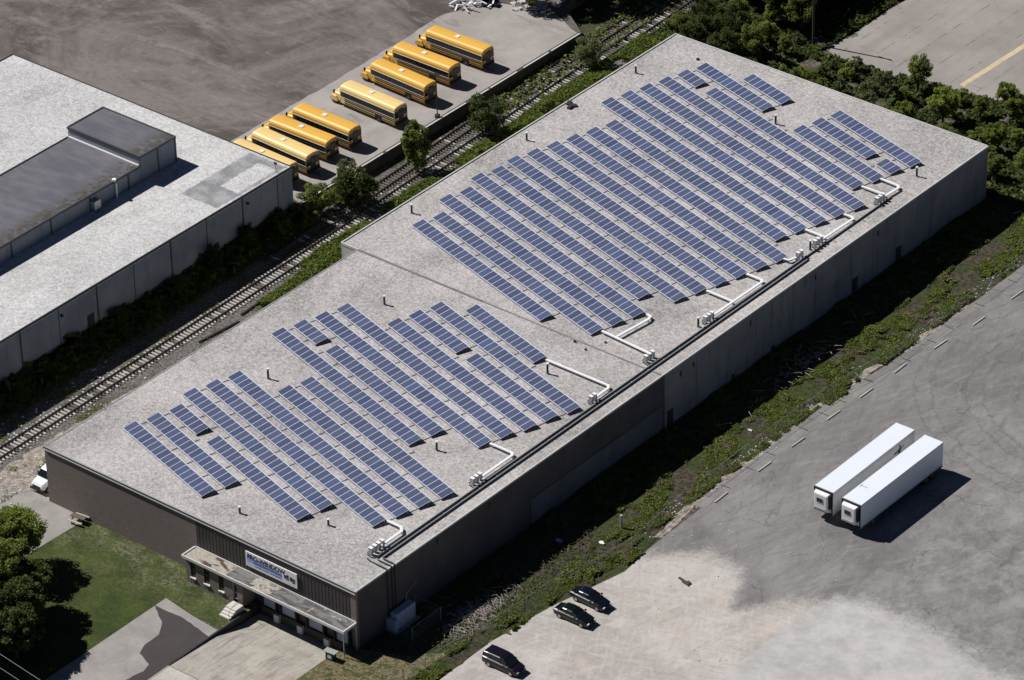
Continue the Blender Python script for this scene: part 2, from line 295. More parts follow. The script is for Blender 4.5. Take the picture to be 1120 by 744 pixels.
def leafmat(name, a, b_, dead=None, trans=0.45):
    t = MT(name, 0.6, spec=0.25)
    oi = t.n('ShaderNodeObjectInfo').outputs['Random']
    f = t.noise(1.1, 3, 0.7); 
    c1 = t.mix(t.rng(f, .36, .64), a, b_)
    c1 = t.mix(t.math('MULTIPLY', oi, 0.45), c1, tuple(k*1.5 for k in b_))
    if dead: c1 = t.mix(t.rng(t.noise(0.45, 3), .55, .65), c1, dead)
    t.col(c1)
    tr = t.n('ShaderNodeBsdfTranslucent'); t.l(c1, tr.inputs[0]); ms = t.n('ShaderNodeMixShader'); ms.inputs[0].default_value = trans
    out = t.t.nodes['Material Output']; t.l(t.b.outputs[0], ms.inputs[1]); t.l(tr.outputs[0], ms.inputs[2]); t.l(ms.outputs[0], out.inputs['Surface'])
    return t.m
M['leaf'] = leafmat('green_leaves', (0.085, 0.112, 0.022), (0.20, 0.24, 0.052))
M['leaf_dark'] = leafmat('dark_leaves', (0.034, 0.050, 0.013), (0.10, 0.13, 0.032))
M['leaf_bright'] = leafmat('fresh_yellow_green_leaves', (0.13, 0.175, 0.028), (0.26, 0.31, 0.058))
M['leaf_dull'] = leafmat('grey_green_leaves', (0.085, 0.10, 0.036), (0.18, 0.20, 0.08))
M['twig'] = plain('bare_twigs', (0.12, 0.10, 0.08), 0.9)
M['bark'] = plain('bark', (0.075, 0.06, 0.048), 0.95, 0, 0.3, 2)
M['sunwood'] = plain('weathered_wood', (0.42, 0.38, 0.33), 0.9, 0, 0.3, 2)
M['weed'] = leafmat('weed_leaves', (0.075, 0.10, 0.019), (0.18, 0.215, 0.046), (0.23, 0.20, 0.12))
M['grassb'] = leafmat('meadow_grass', (0.085, 0.12, 0.018), (0.17, 0.215, 0.036))
M['under'] = leafmat('undergrowth_leaves', (0.036, 0.055, 0.012), (0.085, 0.115, 0.026))
M['sleeper'] = plain('bleached_sleeper_wood', (0.46, 0.44, 0.42), 0.95, 0, 0.35, 1.2)
M['sleeper_dark'] = plain('tarred_sleeper_wood', (0.13, 0.115, 0.10), 0.95, 0, 0.35, 1.2)
M['rail'] = plain('rusty_rail_steel', (0.035, 0.026, 0.022), 0.7, 0.0, 0.2, 2)
M['bus_a'] = plain('orange_yellow_bus_paint', (0.78, 0.44, 0.075), 0.38, 0, 0.05, 0.5, 0.5)
M['bus_b'] = plain('sun_faded_bus_paint', (0.84, 0.60, 0.24), 0.42, 0, 0.06, 0.5, 0.5)
M['hatch'] = plain('white_roof_hatch_plastic', (0.82, 0.80, 0.74), 0.5, 0, 0.03)
M['redlamp'] = plain('red_lamp_lens', (0.35, 0.02, 0.015), 0.3, 0, 0.05)
M['amber'] = plain('amber_lamp_lens', (0.6, 0.25, 0.03), 0.3, 0, 0.05)
M['lamp'] = plain('clear_lamp_lens', (0.7, 0.7, 0.68), 0.15, 0, 0.05)
M['trl'] = plain('white_trailer_skin', (0.72, 0.77, 0.83), 0.4, 0.0, 0.06, 0.25, 0.5)
M['trl_roof'] = plain('white_trailer_roof', (0.74, 0.79, 0.86), 0.45, 0.0, 0.06, 0.25, 0.4)
M['trl2'] = plain('dirty_white_trailer_skin', (0.60, 0.59, 0.56), 0.5, 0.0, 0.18, 0.5, 0.4)
M['car_green'] = plain('dark_green_car_paint', (0.003, 0.007, 0.0065), 0.25, 0.1, 0.1, 1, 0.5)
M['car_blue'] = plain('dark_blue_car_paint', (0.004, 0.006, 0.014), 0.25, 0.1, 0.1, 1, 0.5)
M['car_purple'] = plain('dark_purple_car_paint', (0.008, 0.005, 0.014), 0.28, 0.1, 0.1, 1, 0.5)
M['boxpaint'] = plain('pale_blue_grey_cabinet', (0.42, 0.50, 0.62), 0.5, 0, 0.08, 1)
M['greenbin'] = plain('dark_green_container', (0.02, 0.06, 0.05), 0.6)
M['bluetarp'] = plain('blue_plastic', (0.30, 0.42, 0.75), 0.5)
# solar glass
t = MT('solar_cell_glass', 0.22, 0, 0.5)
oi = t.n('ShaderNodeObjectInfo').outputs['Random']
x = t.xyz(t.pos(obj=True))
st = t.math('ABSOLUTE', t.math('SUBTRACT', t.math('FRACT', t.math('MULTIPLY', x[0], 2.08)), 0.5))
c1 = t.mix(oi, (0.062, 0.078, 0.145), (0.092, 0.113, 0.195))
c1 = t.mix(t.math('MULTIPLY', t.rng(oi, .90, .96), .5), c1, (0.072, 0.11, 0.24))
c1 = t.mix(t.math('MULTIPLY', t.rng(st, .44, .5), .35), c1, (0.10, 0.14, 0.26))
g_ = t.noise(0.12, 4); c1 = t.mix(t.math('MULTIPLY', t.rng(g_, .35, .65), .45), c1, (0.088, 0.098, 0.155))
t.col(c1); M['cell'] = t.m
M['alu'] = plain('anodised_aluminium', (0.55, 0.58, 0.68), 0.5, 0.0, 0.05, 1)

# ------------------------------------------------------------------ mesh helpers
class MB:
    def __init__(s): s.v = []; s.f = []; s.mi = []
    def add(s, vs, fs, mi=0):
        o = len(s.v); s.v += [tuple(p) for p in vs]; s.f += [tuple(i+o for i in q) for q in fs]; s.mi += [mi]*len(fs); return s
    def box(s, x0, x1, y0, y1, z0, z1, mi=0, mt=None):
        vs = [(x0, y0, z0), (x1, y0, z0), (x1, y1, z0), (x0, y1, z0), (x0, y0, z1), (x1, y0, z1), (x1, y1, z1), (x0, y1, z1)]
        if mt is not None: vs = [mt @ Vector(p) for p in vs]
        return s.add(vs, [(0, 3, 2, 1), (4, 5, 6, 7), (0, 1, 5, 4), (1, 2, 6, 5), (2, 3, 7, 6), (3, 0, 4, 7)], mi)
    def prism(s, poly, z0, z1, mi=0, bottom=True):
        n = len(poly); a = sum(poly[i][0]*poly[(i+1) % n][1]-poly[(i+1) % n][0]*poly[i][1] for i in range(n))
        if a < 0: poly = poly[::-1]
        vs = [(p[0], p[1], z0) for p in poly]+[(p[0], p[1], z1) for p in poly]
        fs = [tuple(range(n, 2*n))]+[(i, (i+1) % n, n+(i+1) % n, n+i) for i in range(n)]
        if bottom: fs.append(tuple(range(n-1, -1, -1)))
        return s.add(vs, fs, mi)
    def loft(s, rings, mi=0, caps=True):
        n = len(rings[0]); vs = [p for r in rings for p in r]; fs = []
        for k in range(len(rings)-1):
            for i in range(n):
                j = (i+1) % n; fs.append((k*n+i, k*n+j, (k+1)*n+j, (k+1)*n+i))
        if caps: fs += [tuple(range(n-1, -1, -1)), tuple(range((len(rings)-1)*n, len(rings)*n))]
        return s.add(vs, fs, mi)
    def tube(s, path, r, n=8, mi=0, r2=None):
        path = [Vector(p) for p in path]; rings = []
        for i, p in enumerate(path):
            d = (path[min(i+1, len(path)-1)]-path[max(i-1, 0)]).normalized()
            a = Vector((0, 0, 1)) if abs(d.z) < 0.9 else Vector((1, 0, 0)); e1 = d.cross(a).normalized(); e2 = d.cross(e1)
            rr = r if r2 is None else r+(r2-r)*i/(len(path)-1)
            rings.append([p+e1*rr*cos(2*pi*k/n)+e2*rr*sin(2*pi*k/n) for k in range(n)])
        return s.loft(rings, mi)
    def cyl(s, c, r, h, axis='Z', n=16, mi=0):
        c = Vector(c); d = {'X': Vector((1, 0, 0)), 'Y': Vector((0, 1, 0)), 'Z': Vector((0, 0, 1))}[axis]
        return s.tube([c-d*h/2, c+d*h/2], r, n, mi)
    def build(s, name, mats, parent=None, bevel=0.0, smooth=False):
        me = bpy.data.meshes.new(name); me.from_pydata(s.v, [], s.f)
        if not isinstance(mats, (list, tuple)): mats = [mats]
        for q in mats: me.materials.append(q)
        me.polygons.foreach_set('material_index', s.mi)
        if smooth: me.polygons.foreach_set('use_smooth', [True]*len(s.f))
        me.update()
        o = bpy.data.objects.new(name, me); col.objects.link(o)
        if parent: o.parent = parent
        if bevel:
            b = o.modifiers.new('Bevel', 'BEVEL'); b.width = bevel; b.segments = 2; b.limit_method = 'ANGLE'; b.angle_limit = radians(35)
        return o
def tag(o, label=None, cat=None, group=None, kind=None):
    if label: o['label'] = label
    if cat: o['category'] = cat
    if group: o['group'] = group
    if kind: o['kind'] = kind
    return o
def empty(name, loc=(0, 0, 0), rz=0, label=None, cat=None, group=None):
    o = bpy.data.objects.new(name, None); col.objects.link(o); o.location = loc; o.rotation_euler = (0, 0, rz); o.empty_display_size = 0.3
    return tag(o, label, cat, group)
def kids(o): return list(o.children)
def dup(o, loc=None, rz=None, sc_=None, label=None, parent=None, mat=None):
    c = o.copy(); col.objects.link(c)
    if parent: c.parent = parent
    if loc is not None: c.location = loc
    if rz is not None: c.rotation_euler = (0, 0, rz)
    if sc_ is not None: c.scale = sc_ if isinstance(sc_, tuple) else (sc_,)*3
    if label: c['label'] = label
    for ch in kids(o): dup(ch, parent=c)
    return c
def struct(o): return tag(o, kind='structure')
def sheet(name, poly, z, mat, th=None):
    b = MB(); n = len(poly)
    a = sum(poly[i][0]*poly[(i+1) % n][1]-poly[(i+1) % n][0]*poly[i][1] for i in range(n))
    if a < 0: poly = poly[::-1]
    if th: b.prism(poly, z-th, z)
    else: b.add([(p[0], p[1], z) for p in poly], [tuple(range(n))])
    return b.build(name, mat)
def ragged(poly, step=1.2, amp=0.35, seed=1):
    r = random.Random(seed); out = []
    for i in range(len(poly)):
        a = Vector(poly[i]+(0,) if len(poly[i]) == 2 else poly[i]); b = Vector(poly[(i+1) % len(poly)]+(0,)); L = (b-a).length; n = max(1, int(L/step))
        for k in range(n):
            p = a.lerp(b, k/n); out.append((p.x+r.uniform(-amp, amp), p.y+r.uniform(-amp, amp)))
    return out

# ------------------------------------------------------------------ ground
H = 7.52; W = 46.58; L = 120.77
b = MB(); hx0, hx1, hy0, hy1 = -14.15, -1.6, -14.7, -0.02
BG = 3000
for (x0, x1, y0, y1) in ((-BG, BG, -BG, hy0), (-BG, hx0, hy0, hy1), (hx1, BG, hy0, hy1), (-BG, BG, hy1, BG)):
    b.add([(x0, y0, 0), (x1, y0, 0), (x1, y1, 0), (x0, y1, 0)], [(0, 1, 2, 3)])
struct(b.build('ground', M['ground']))
# sunken dock ramp
b = MB()
b.add([(hx0, hy0, 0.0), (hx1, hy0, 0.0), (hx1, -7.5, -.22), (hx0, -7.5, -.22), (hx1, -3.2, -1.1), (hx0, -3.2, -1.1), (hx1, hy1, -1.2), (hx0, hy1, -1.2)], [(0, 1, 2, 3), (3, 2, 4, 5), (5, 4, 6, 7)])
struct(b.build('dock_ramp', M['apron']))
b = MB(); b.add([(hx0, hy0, 0), (hx0, hy1, 0), (hx0, hy1, -1.3), (hx0, hy0, -.02)], [(0, 1, 2, 3)]); b.add([(hx1, hy0, 0), (hx1, hy1, 0), (hx1, hy1, -1.3), (hx1, hy0, -.02)], [(3, 2, 1, 0)])
b.box(hx0-.16, hx0-.003, hy0, -2.3, -1.2, 0.07)
struct(b.build('dock_ramp_curb', M['darkmetal']))
struct(sheet('ramp_slab', [(-14.3, -14.8), (-1.5, -14.8), (-1.5, -23), (-14.3, -23)], 0.020, M['concrete']))
struct(sheet('bright_slab', [(-14.0, -14.8), (-9.2, -14.8), (-9.2, -18.3), (-14.0, -18.3)], 0.035, M['slab']))
# lawn and drives
struct(sheet('lawn', ragged([(-40.6, -0.05), (-23.4, -0.05), (-23.2, -2.3), (-15.2, -2.3), (-14.6, -6.4), (-18, -6.4), (-22.9, -5.7), (-22.9, -40), (-60, -40), (-60, -14), (-41.2, -8)], 1.0, .08, 3), 0.012, M['lawn']))
struct(sheet('side_drive', [(-46.6, 0.3), (-40.7, -0.02), (-41.0, -7), (-41.3, -20), (-66, -20), (-60.0, -6), (-52.8, -1.8), (-52.8, 2), (-46.6, 9)], 0.024, M['concrete']))
struct(sheet('front_walk', [(-23.0, -5.8), (-18.5, -6.45), (-14.4, -6.8), (-14.4, -40), (-23.0, -40)], 0.022, M['concrete']))
struct(sheet('asphalt_patch', ragged([(-23.0, -7.6), (-18.8, -7.4), (-14.35, -8.3), (-14.35, -24), (-16.4, -21), (-15.7, -17.2), (-16.1, -15.9), (-18.3, -15.1), (-18.9, -13.5), (-18.9, -11.3), (-20.3, -9.3), (-21.4, -8.7)], .6, .06, 8), 0.036, M['asphalt_new']))
struct(sheet('rough_grass', ragged([(-1.55, -4.2), (-1.55, -0.03), (0.02, -.03), (5.0, 2.0), (8.5, 6.0), (7.8, -1), (6.4, -12), (4, -30), (-1.4, -30)], 1.0, .2, 19), 0.032, M['roughgrass']))
# railway corridor
struct(sheet('rail_bed', ragged([(-65.9, 64), (-64.5, 80), (-65.4, 130), (-66.6, 170), (-57.5, 170), (-56.6, 125), (-55.2, 90), (-54.9, 60), (-54.3, 30), (-54.0, 4), (-54.5, -20), (-66, -20), (-62.2, 5), (-62.4, 40)], 1.2, .35, 5), 0.014, M['ballast']))
struct(sheet('rubble_path', ragged([(-54.2, 24), (-52.0, 12), (-47.2, 3), (-50, -0.5), (-53.2, -2), (-58, -7), (-62, -14), (-60, -16), (-55, -8), (-55.4, 2), (-55.4, 22)], 1.1, .35, 9), 0.03, M['rubble']))
struct(sheet('grass_strip', ragged([(-49.4, 54.4), (-49.4, 126), (-57.6, 126), (-56.6, 100), (-56.2, 80), (-55.4, 62), (-53.5, 52), (-49, 40), (-47, 40), (-47, 53.5)], 1.0, .3, 15), 0.028, M['verge']))
# raised yard and bus lot
LOT = 1.4
struct(sheet('dirt_yard', [(-66.25, 64.6), (-66.25, 122.5), (-73, 127), (-74, 160), (-400, 160), (-400, -200), (-115.6, -200), (-115.6, 64.6)], LOT-0.03, M['yard'], 1.5))
bl = ragged([(-66.8, 66), (-66.8, 122), (-72, 124.5), (-80.5, 122.5), (-84.7, 115.5), (-84.4, 106), (-84.2, 90), (-84.4, 79), (-84.0, 66)], 1.2, .12, 4)
struct(sheet('bus_lot', bl, LOT, M['buslot']))
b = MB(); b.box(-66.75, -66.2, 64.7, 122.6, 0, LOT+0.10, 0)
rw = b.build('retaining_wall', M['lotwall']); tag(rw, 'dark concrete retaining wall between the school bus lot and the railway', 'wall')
cp = MB()
y = 66.0
while y < 121:
    l_ = rnd.uniform(3, 7); cp.box(-66.45, -66.22, y, min(y+l_, 122), LOT+.12, LOT+.17); y += l_+rnd.uniform(.1, 1.4)
cp.build('wall_cap', M['paleblock'], rw)
# east lot and strip
struct(sheet('east_lot', [(10.7, -60), (10.6, 1), (10.6, 10), (11.6, 18.4), (14.0, 29), (13.4, 34), (13.2, 43), (13.2, 60), (13.6, 80), (13.9, 100), (14.4, 180), (400, 180), (400, -60)], 0.016, M['lot']))
struct(sheet('gutter_strip', ragged([(11.8, 44), (13.6, 44), (13.8, 60), (13.9, 74), (13.8, 82), (14.3, 90), (14.3, 130), (12.9, 130), (12.8, 99), (12.6, 82), (11.7, 72), (11.4, 60)], 2.2, .10, 6), 0.030, M['strip']))
sh = []
sh = ragged([(0.02, -12), (0.02, 128), (3, 140), (12.9, 134), (12.8, 99), (12.5, 82), (11.6, 72), (11.2, 60), (11.7, 44), (12.9, 36), (13.9, 30), (11.4, 19), (10.4, 10), (10.5, 1), (10.3, -20)], 0.9, .28, 8)
struct(sheet('weed_ground', sh, 0.024, M['weedfloor']))
struct(sheet('pale_shoulder', ragged([(11.3, 60), (12.0, 60), (12.3, 44), (13.3, 36.5), (12.6, 36), (11.4, 44)], .7, .2, 3), 0.034, M['rubble']))
struct(sheet('pale_shoulder', ragged([(12.2, 98), (12.9, 98), (12.6, 84), (11.8, 74), (11.4, 62), (10.7, 62), (10.9, 74), (11.8, 85)], .7, .3, 13), 0.034, M['rubble']))
# cross cracks in the strip
b = MB()
for yy in (49, 53.6, 57.5, 64, 68, 71.5, 77, 83.5, 88.7, 92.5, 99, 106, 112):
    xl = 12.2 if yy < 80 else 13.1
    b.add([(xl, yy, .036), (xl, yy+.12, .036), (xl+1.3, yy+.2, .036), (xl+1.3, yy+.06, .036)], [(0, 3, 2, 1)])
struct(b.build('paving_crack', M['darkmetal']))
# far pad
struct(sheet('concrete_pad', ragged([(-38.8, 140.0), (-38.6, 175), (60, 190), (60, 146), (2, 143.5), (-10, 143.0), (-18, 141.6), (-30, 138.2)], 2.5, .35, 2), 0.03, M['pad']))
struct(sheet('yellow_line', [(-19.3, 143.2), (-18.5, 143.0), (-17.4, 175), (-18.3, 175)], 0.045, M['yellowline']))

# wheel stops
p = MB().box(-.085, .085, -1.25, 1.25, 0, .12).build('wheel_stop', M['slab'], bevel=.03)
tag(p, None, 'wheel stop', 'pale kerb blocks along the gutter strip')
WS = [(13.75, 47.0), (13.95, 55.0), (14.0, 61.4), (13.95, 68.5), (14.2, 74.7), (14.3, 81.5), (15.05, 88.8), (15.75, 95.9), (16.05, 103.7), (16.4, 111.5)]
ordn = ['first', 'second', 'third', 'fourth', 'fifth', 'sixth', 'seventh', 'eighth', 'ninth', 'tenth']
for i, (x_, y_) in enumerate(WS):
    o = p if i == 0 else dup(p)
    o.location = (x_, y_, 0.03); o.rotation_euler = (0, 0, radians(rnd.uniform(-2, 2))-.03*(i > 5))
    o['label'] = '%s pale kerb block along the gutter strip, counted from the parked cars' % ordn[i]

# ------------------------------------------------------------------ main building
bd = empty('warehouse', (0, 0, 0), 0, 'long flat roofed warehouse with brown brick front and roof covered in solar panels', 'building')
XW = -W; JY = 54.0; XP = -W-2.58
def wall_box(name, x0, x1, y0, y1, z0, z1, mat, par=bd, **k): return MB().box(x0, x1, y0, y1, z0, z1).build(name, mat, par, **k)
# core slabs
wall_box('east_wall', -.3, 0, JY+.35, L, -1, H-.02, M['conc_wall'])
wall_box('east_wall', -.3, 0, 29.8, JY, -1, 3.45, M['base_clad'])
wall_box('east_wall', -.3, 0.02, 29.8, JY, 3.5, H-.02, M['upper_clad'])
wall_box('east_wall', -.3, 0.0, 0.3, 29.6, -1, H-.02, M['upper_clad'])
b = MB(); b.box(-.05, .07, JY, JY+.35, 3.3, H-.03); b.box(-.05, .07, 29.6, JY, 3.38, 3.5); b.box(-.05, .05, 29.6, 29.8, 0, H-.03); b.box(-.05, .03, JY, JY+.35, 0, 3.3)
b.build('wall_trim', M['dcoping'], bd)
wall_box('west_wall', XW, XW+.3, 0.3, JY, -1, H-.02, M['conc_wall_w'])
wall_box('west_wall', XP, XP+.3, JY, L, -1, H-.02, M['conc_wall_w'])
wall_box('return_wall', XP+.3, XW+.3, JY, JY+.3, -1, H-.02, M['conc_wall_w'])
wall_box('north_wall', XP+.3, -.3, L-.3, L, -1, H-.02, M['conc_wall'])
wall_box('brick_wall', XW, -23.4, 0, .3, -1, H-.04, M['brick'])
# metal cladding with ribs
b = MB(); pr = []; x_ = -23.4; k = 0
while x_ < -0.82:
    d = -0.03 if k % 2 else 0.0
    pr += [(x_, d), (min(x_+.21, -.82), d)]; x_ += .25; k += 1
pts = [(-23.4, .25)]+[(-.8, .25)]+pr[::-1]
n = len(pts); b.prism(pts, 3.3, H-.06)
b.build('metal_cladding', M['corr'], bd)
wall_box('corner_pier', -.8, 0, -.02, .3, 0, H-.04, M['brick'])
wall_box('dock_wall', -23.4, -.8, 0.0, .3, -1.3, 3.3, M['corr'])
# roofs
MB().prism([(XW+.02, .02), (-.02, .02), (-.02, JY), (XW+.02, JY)], H-.3, H).build('roof', M['roof'], bd)
MB().prism([(XP+.02, JY+.002), (-.02, JY+.002), (-.02, L-.02), (XP+.02, L-.02)], H-.3, H+.012).build('roof', M['roof'], bd)
def coping(name, x0, x1, y0, y1, h=.12, mat='coping', z=None): return MB().box(x0, x1, y0, y1, (z or H)-.14, (z or H)+h).build(name, M[mat], bd)
coping('coping', -.10, .04, 0, L+.02, .06); coping('coping', XW-.03, XW+.10, .02, JY-.02, .05, 'galv'); coping('coping', XP-.04, XP+.12, JY, L+.02, .14)
coping('coping', XP+.12, -.11, L-.10, L+.04, .10); coping('coping', XP+.12, XW+.2, JY-.05, JY+.12, .14)
b = MB(); b.box(XW-.05, .06, -.10, .06, H-.02, H+.05, 0); b.build('coping', M['galv'], bd)
b = MB(); b.box(XW-.04, .05, -.13, -.10, H-.30, H+.02, 0); b.box(XW-.04, .05, -.17, -.13, H-.34, H-.22, 1); b.build('gutter', [M['dcoping'], M['coping']], bd)
# expansion joint curb
b = MB(); b.box(XW+.2, -27, JY-.14, JY+.14, H, H+.10); b.box(-27, -.1, JY-.10, JY+.12, H, H+.05)
b.build('expansion_joint', M['joint'], bd)
# scuppers, doors on east wall
for yy, zz in ((13.6, 6.7), (22.6, 6.7), (40.3, 6.6), (49.4, 6.6), (57.4, 6.2), (59.9, 6.2), (71, 6.3), (84, 6.3), (97, 6.3)):
    MB().box(-.02, .09, yy-.10, yy+.10, zz-.45, zz+.25).build('scupper', M['darkmetal'], bd)
for yy in (55.4, 92.3, 101.5):
    d = MB().box(-.02, .06, yy-.55, yy+.55, 0, 2.15).build('side_door', M['darkmetal'], bd)
    MB().box(.06, .12, yy+.35, yy+.42, .95, 1.1).build('handle', M['galv'], d)
for yy in (67.6, 75.5): MB().box(-.02, .07, yy-.3, yy+.3, .3, .8).build('wall_vent', M['darkmetal'], bd)
# wall seams
b = MB()
for yy in (60.5, 72, 84, 96, 108): b.box(-.01, .012, yy, yy+.06, 0, H-.2)
b.build('wall_seam', M['base_clad'], bd)
# office front under the canopy
YF = -1.95
b = MB(); b.box(-23.35, -22.75, YF, 0, 0, 3.3)
for (x0, x1) in ((-22.0, -20.75), (-19.9, -18.55), (-17.75, -16.45), (-15.75, -15.25)): b.box(x0, x1, YF, YF+.3, 0, 3.3)
for (x0, x1) in ((-22.75, -22.0), (-20.75, -19.9), (-18.55, -17.75)): b.box(x0, x1, YF+.02, YF+.3, 0, .85)
b.box(-15.25, -15.0, YF, 0, 0, 3.3)
b.build('office_wall', M['brick'], bd)
for (x0, x1) in ((-22.75, -22.0), (-20.75, -19.9), (-18.55, -17.75)):
    wdw = MB().box(x0, x1, YF+.14, YF+.18, .85, 3.3).build('window', M['glass'], bd)
    b = MB(); b.box(x0, x0+.07, YF+.08, YF+.2, .85, 3.3); b.box(x1-.07, x1, YF+.08, YF+.2, .85, 3.3); b.box(x0, x1, YF+.07, YF+.2, 2.2, 2.28); b.build('frame', M['darkmetal'], wdw)
    MB().box(x0-.05, x1+.05, YF-.14, YF+.14, .76, .87).build('sill', M['cream'], wdw)
dr = MB().box(-16.4, -15.8, YF+.14, YF+.18, .7, 3.3).build('entrance_door', M['glass'], bd)
b = MB(); b.box(-16.45, -16.36, YF+.05, YF+.2, .7, 3.3); b.box(-15.84, -15.75, YF+.05, YF+.2, .7, 3.3)
for zz in (.7, 1.5, 2.6): b.box(-16.4, -15.8, YF+.06, YF+.2, zz, zz+.09)
b.build('frame', M['galv'], dr)
# canopy
cn = MB().prism([(-23.55, -2.12), (-.12, -2.12), (-.12, -.14), (-23.55, -.14)], 3.32, 3.46).build('canopy', M['canopy'], bd)
b = MB(); b.box(-23.75, .05, -2.26, -2.12, 3.22, 3.56); b.box(-23.75, -23.55, -2.12, -.1, 3.22, 3.56); b.box(-.12, .05, -2.12, -.1, 3.22, 3.56); b.box(-23.55, -.12, -.14, -.03, 3.3, 3.60)
b.build('canopy_rim', M['coping'], cn)
for (x_, y_) in ((-.1, -2.15), (.15, -.35)): MB().tube([(x_, y_, -.1 if y_ < -1 else 0), (x_, y_, 3.25)], .065, 8).build('post', M['galv'], cn)
# dock doors, bumpers and leveller edge
b = MB(); b.box(-13.9, -.85, -.35, -.02, -1.2, -.05); b.build('dock_edge', M['lotwall'], bd)
for x0, x1 in ((-13.6, -11.7), (-10.9, -8.8), (-7.0, -4.8), (-3.0, -1.1)):
    dd = MB().box(x0, x1, -.10, -.02, .0, 2.7).build('dock_door', M['bluedoor'], bd)
    b = MB(); b.box(x0-.25, x0, -.4, -.02, -.05, 2.9); b.box(x1, x1+.25, -.4, -.02, -.05, 2.9); b.box(x0-.25, x1+.25, -.4, -.02, 2.7, 3.0); b.build('dock_seal', M['dark'], dd)
for x_ in (-11.3, -7.9, -4.0): MB().box(x_-.35, x_+.35, -.75, -.36, -1.1, -.1).build('dock_bumper', M['paleblock'], bd)
# sunlit window of the metal box at right end under canopy
st = empty('entrance_steps', (-15.4, -3.6, 0), 0, 'pale concrete entrance steps with rails at the office door', 'steps')
for k in range(4): MB().box(-.75, .75, -1.05+k*.36, 1.3, k*.17, (k+1)*.17-.01).build('step', M['cream'], st)
b = MB(); b.tube([(.72, -1.0, .1), (.72, -1.0, 1.0), (.72, .1, 1.6), (.72, 1.25, 1.6), (.72, 1.25, .6)], .03, 6); b.build('handrail', M['darkmetal'], st)
b = MB(); b.tube([(-.72, .1, .6), (-.72, .1, 1.6), (-.72, 1.25, 1.6)], .03, 6); b.build('handrail', M['darkmetal'], st)

# sign
SGN = M['white_metal']
sg = MB().box(-15.85, -8.35, -.22, -.10, 4.42, 6.32).build('sign', M['white_metal'])
tag(sg, 'white company sign with dark lettering on the brown metal front wall', 'sign')
t = MT('blue_sign_band', 0.5); xx = t.xyz(); f = t.noise(1.2, 4, .6, t.pos((.6, 1, 2.2)))
t.col(t.mix(t.rng(t.math('ADD', xx[2], t.math('MULTIPLY', f, .8)), 4.9, 6.1), (0.72, 0.78, 0.88), (0.20, 0.30, 0.62))); M['signblue'] = t.m
b = MB(); b.add([(-15.65, -.225, 4.6), (-10.6, -.225, 4.6), (-10.6, -.225, 5.5), (-15.65, -.225, 5.75)], [(0, 1, 2, 3)]); b.build('blue_band', M['signblue'], sg)
def text(body, size, x, z, mat, par, y=-.235, sx=1.0, bold=.02, rot=(pi/2, 0, 0), shear=0.0):
    cu = bpy.data.curves.new('lettering', 'FONT'); cu.body = body; cu.size = size; cu.extrude = .004; cu.offset = bold; cu.shear = shear
    o = bpy.data.objects.new('lettering', cu); col.objects.link(o)
    me = bpy.data.meshes.new_from_object(o); bpy.data.objects.remove(o)
    o = bpy.data.objects.new('lettering', me); col.objects.link(o); me.materials.clear(); me.materials.append(mat)
    o.location = (x, y, z); o.rotation_euler = rot; o.scale = (sx, 1, 1); o.parent = par; return o
M['ink'] = plain('black_sign_letters', (0.015, 0.017, 0.03), 0.5); M['inkblue'] = plain('blue_sign_letters', (0.06, 0.10, 0.36), 0.5)
text('PRO-WINDOW', .78, -15.6, 5.55, M['ink'], sg, sx=1.02)
text('SYSTEMS', .01, -15.0, 4.95, M['inkblue'], sg) if False else None
b = MB()
for k in range(34):
    if rnd.random() < .85: b.box(-14.5+k*.115, -14.5+k*.115+.075, -.24, -.232, 4.78, 4.78+rnd.uniform(.09, .14))
for k in range(22):
    if rnd.random() < .9: b.box(-14.9+k*.2, -14.9+k*.2+.14, -.24, -.232, 5.12, 5.12+rnd.uniform(.18, .24))
b.build('small_lettering', M['inkblue'], sg)
b = MB()
for (x0, x1, z0, z1) in ((-10.2, -9.9, 5.15, 5.55), (-9.95, -9.5, 5.05, 5.2), (-9.85, -9.55, 5.3, 5.7), (-9.35, -9.0, 5.1, 5.6), (-9.05, -8.65, 4.95, 5.15), (-8.95, -8.6, 5.25, 5.5)): b.box(x0, x1, -.24, -.23, z0, z1)
b.build('emblem', M['ink'], sg)
text('ed', .7, -10.3, 5.05, M['ink'], sg) if False else None

# ------------------------------------------------------------------ solar panel rows
RA = -0.28097; U = Vector((cos(RA), sin(RA), 0)); V = Vector((-sin(RA), cos(RA), 0)); PIT = 1.0125
rows = [(1, -42.32, 17), (2, -42.32, 17), (3, -42.3, 6), (3, -34.1, 19), (4, -44.32, 29), (5, -44.32, 35), (6, -44.32, 35), (7, -38.3, 29), (8, -38.3, 29), (9, -49.32, 29), (10, -49.32, 5), (10, -42.3, 22),
        (11, -49.34, 34), (12, -49.34, 34), (13, -43.0, 28), (14, -43.0, 10), (14, -31.0, 16), (15, -43.0, 28), (16, -39.95, 14), (17, -60.2, 27), (18, -60.2, 33), (19, -63.3, 36), (20, -63.3, 36), (21, -65.3, 35), (22, -65.25, 38),
        (23, -66.2, 39), (24, -66.2, 39), (25, -66.2, 39), (26, -66.2, 39), (27, -66.2, 39), (28, -66.2, 35), (29, -71.25, 40), (30, -71.25, 40), (31, -71.28, 40), (32, -71.3, 40), (33, -71.32, 4), (33, -65.25, 30), (34, -71.3, 14),
        (34, -50.9, 16), (35, -65.25, 8), (35, -51.0, 11), (35, -38.0, 3), (36, -51.04, 16)]
TILT = radians(9.8); ML = 1.76; MW = 1.0
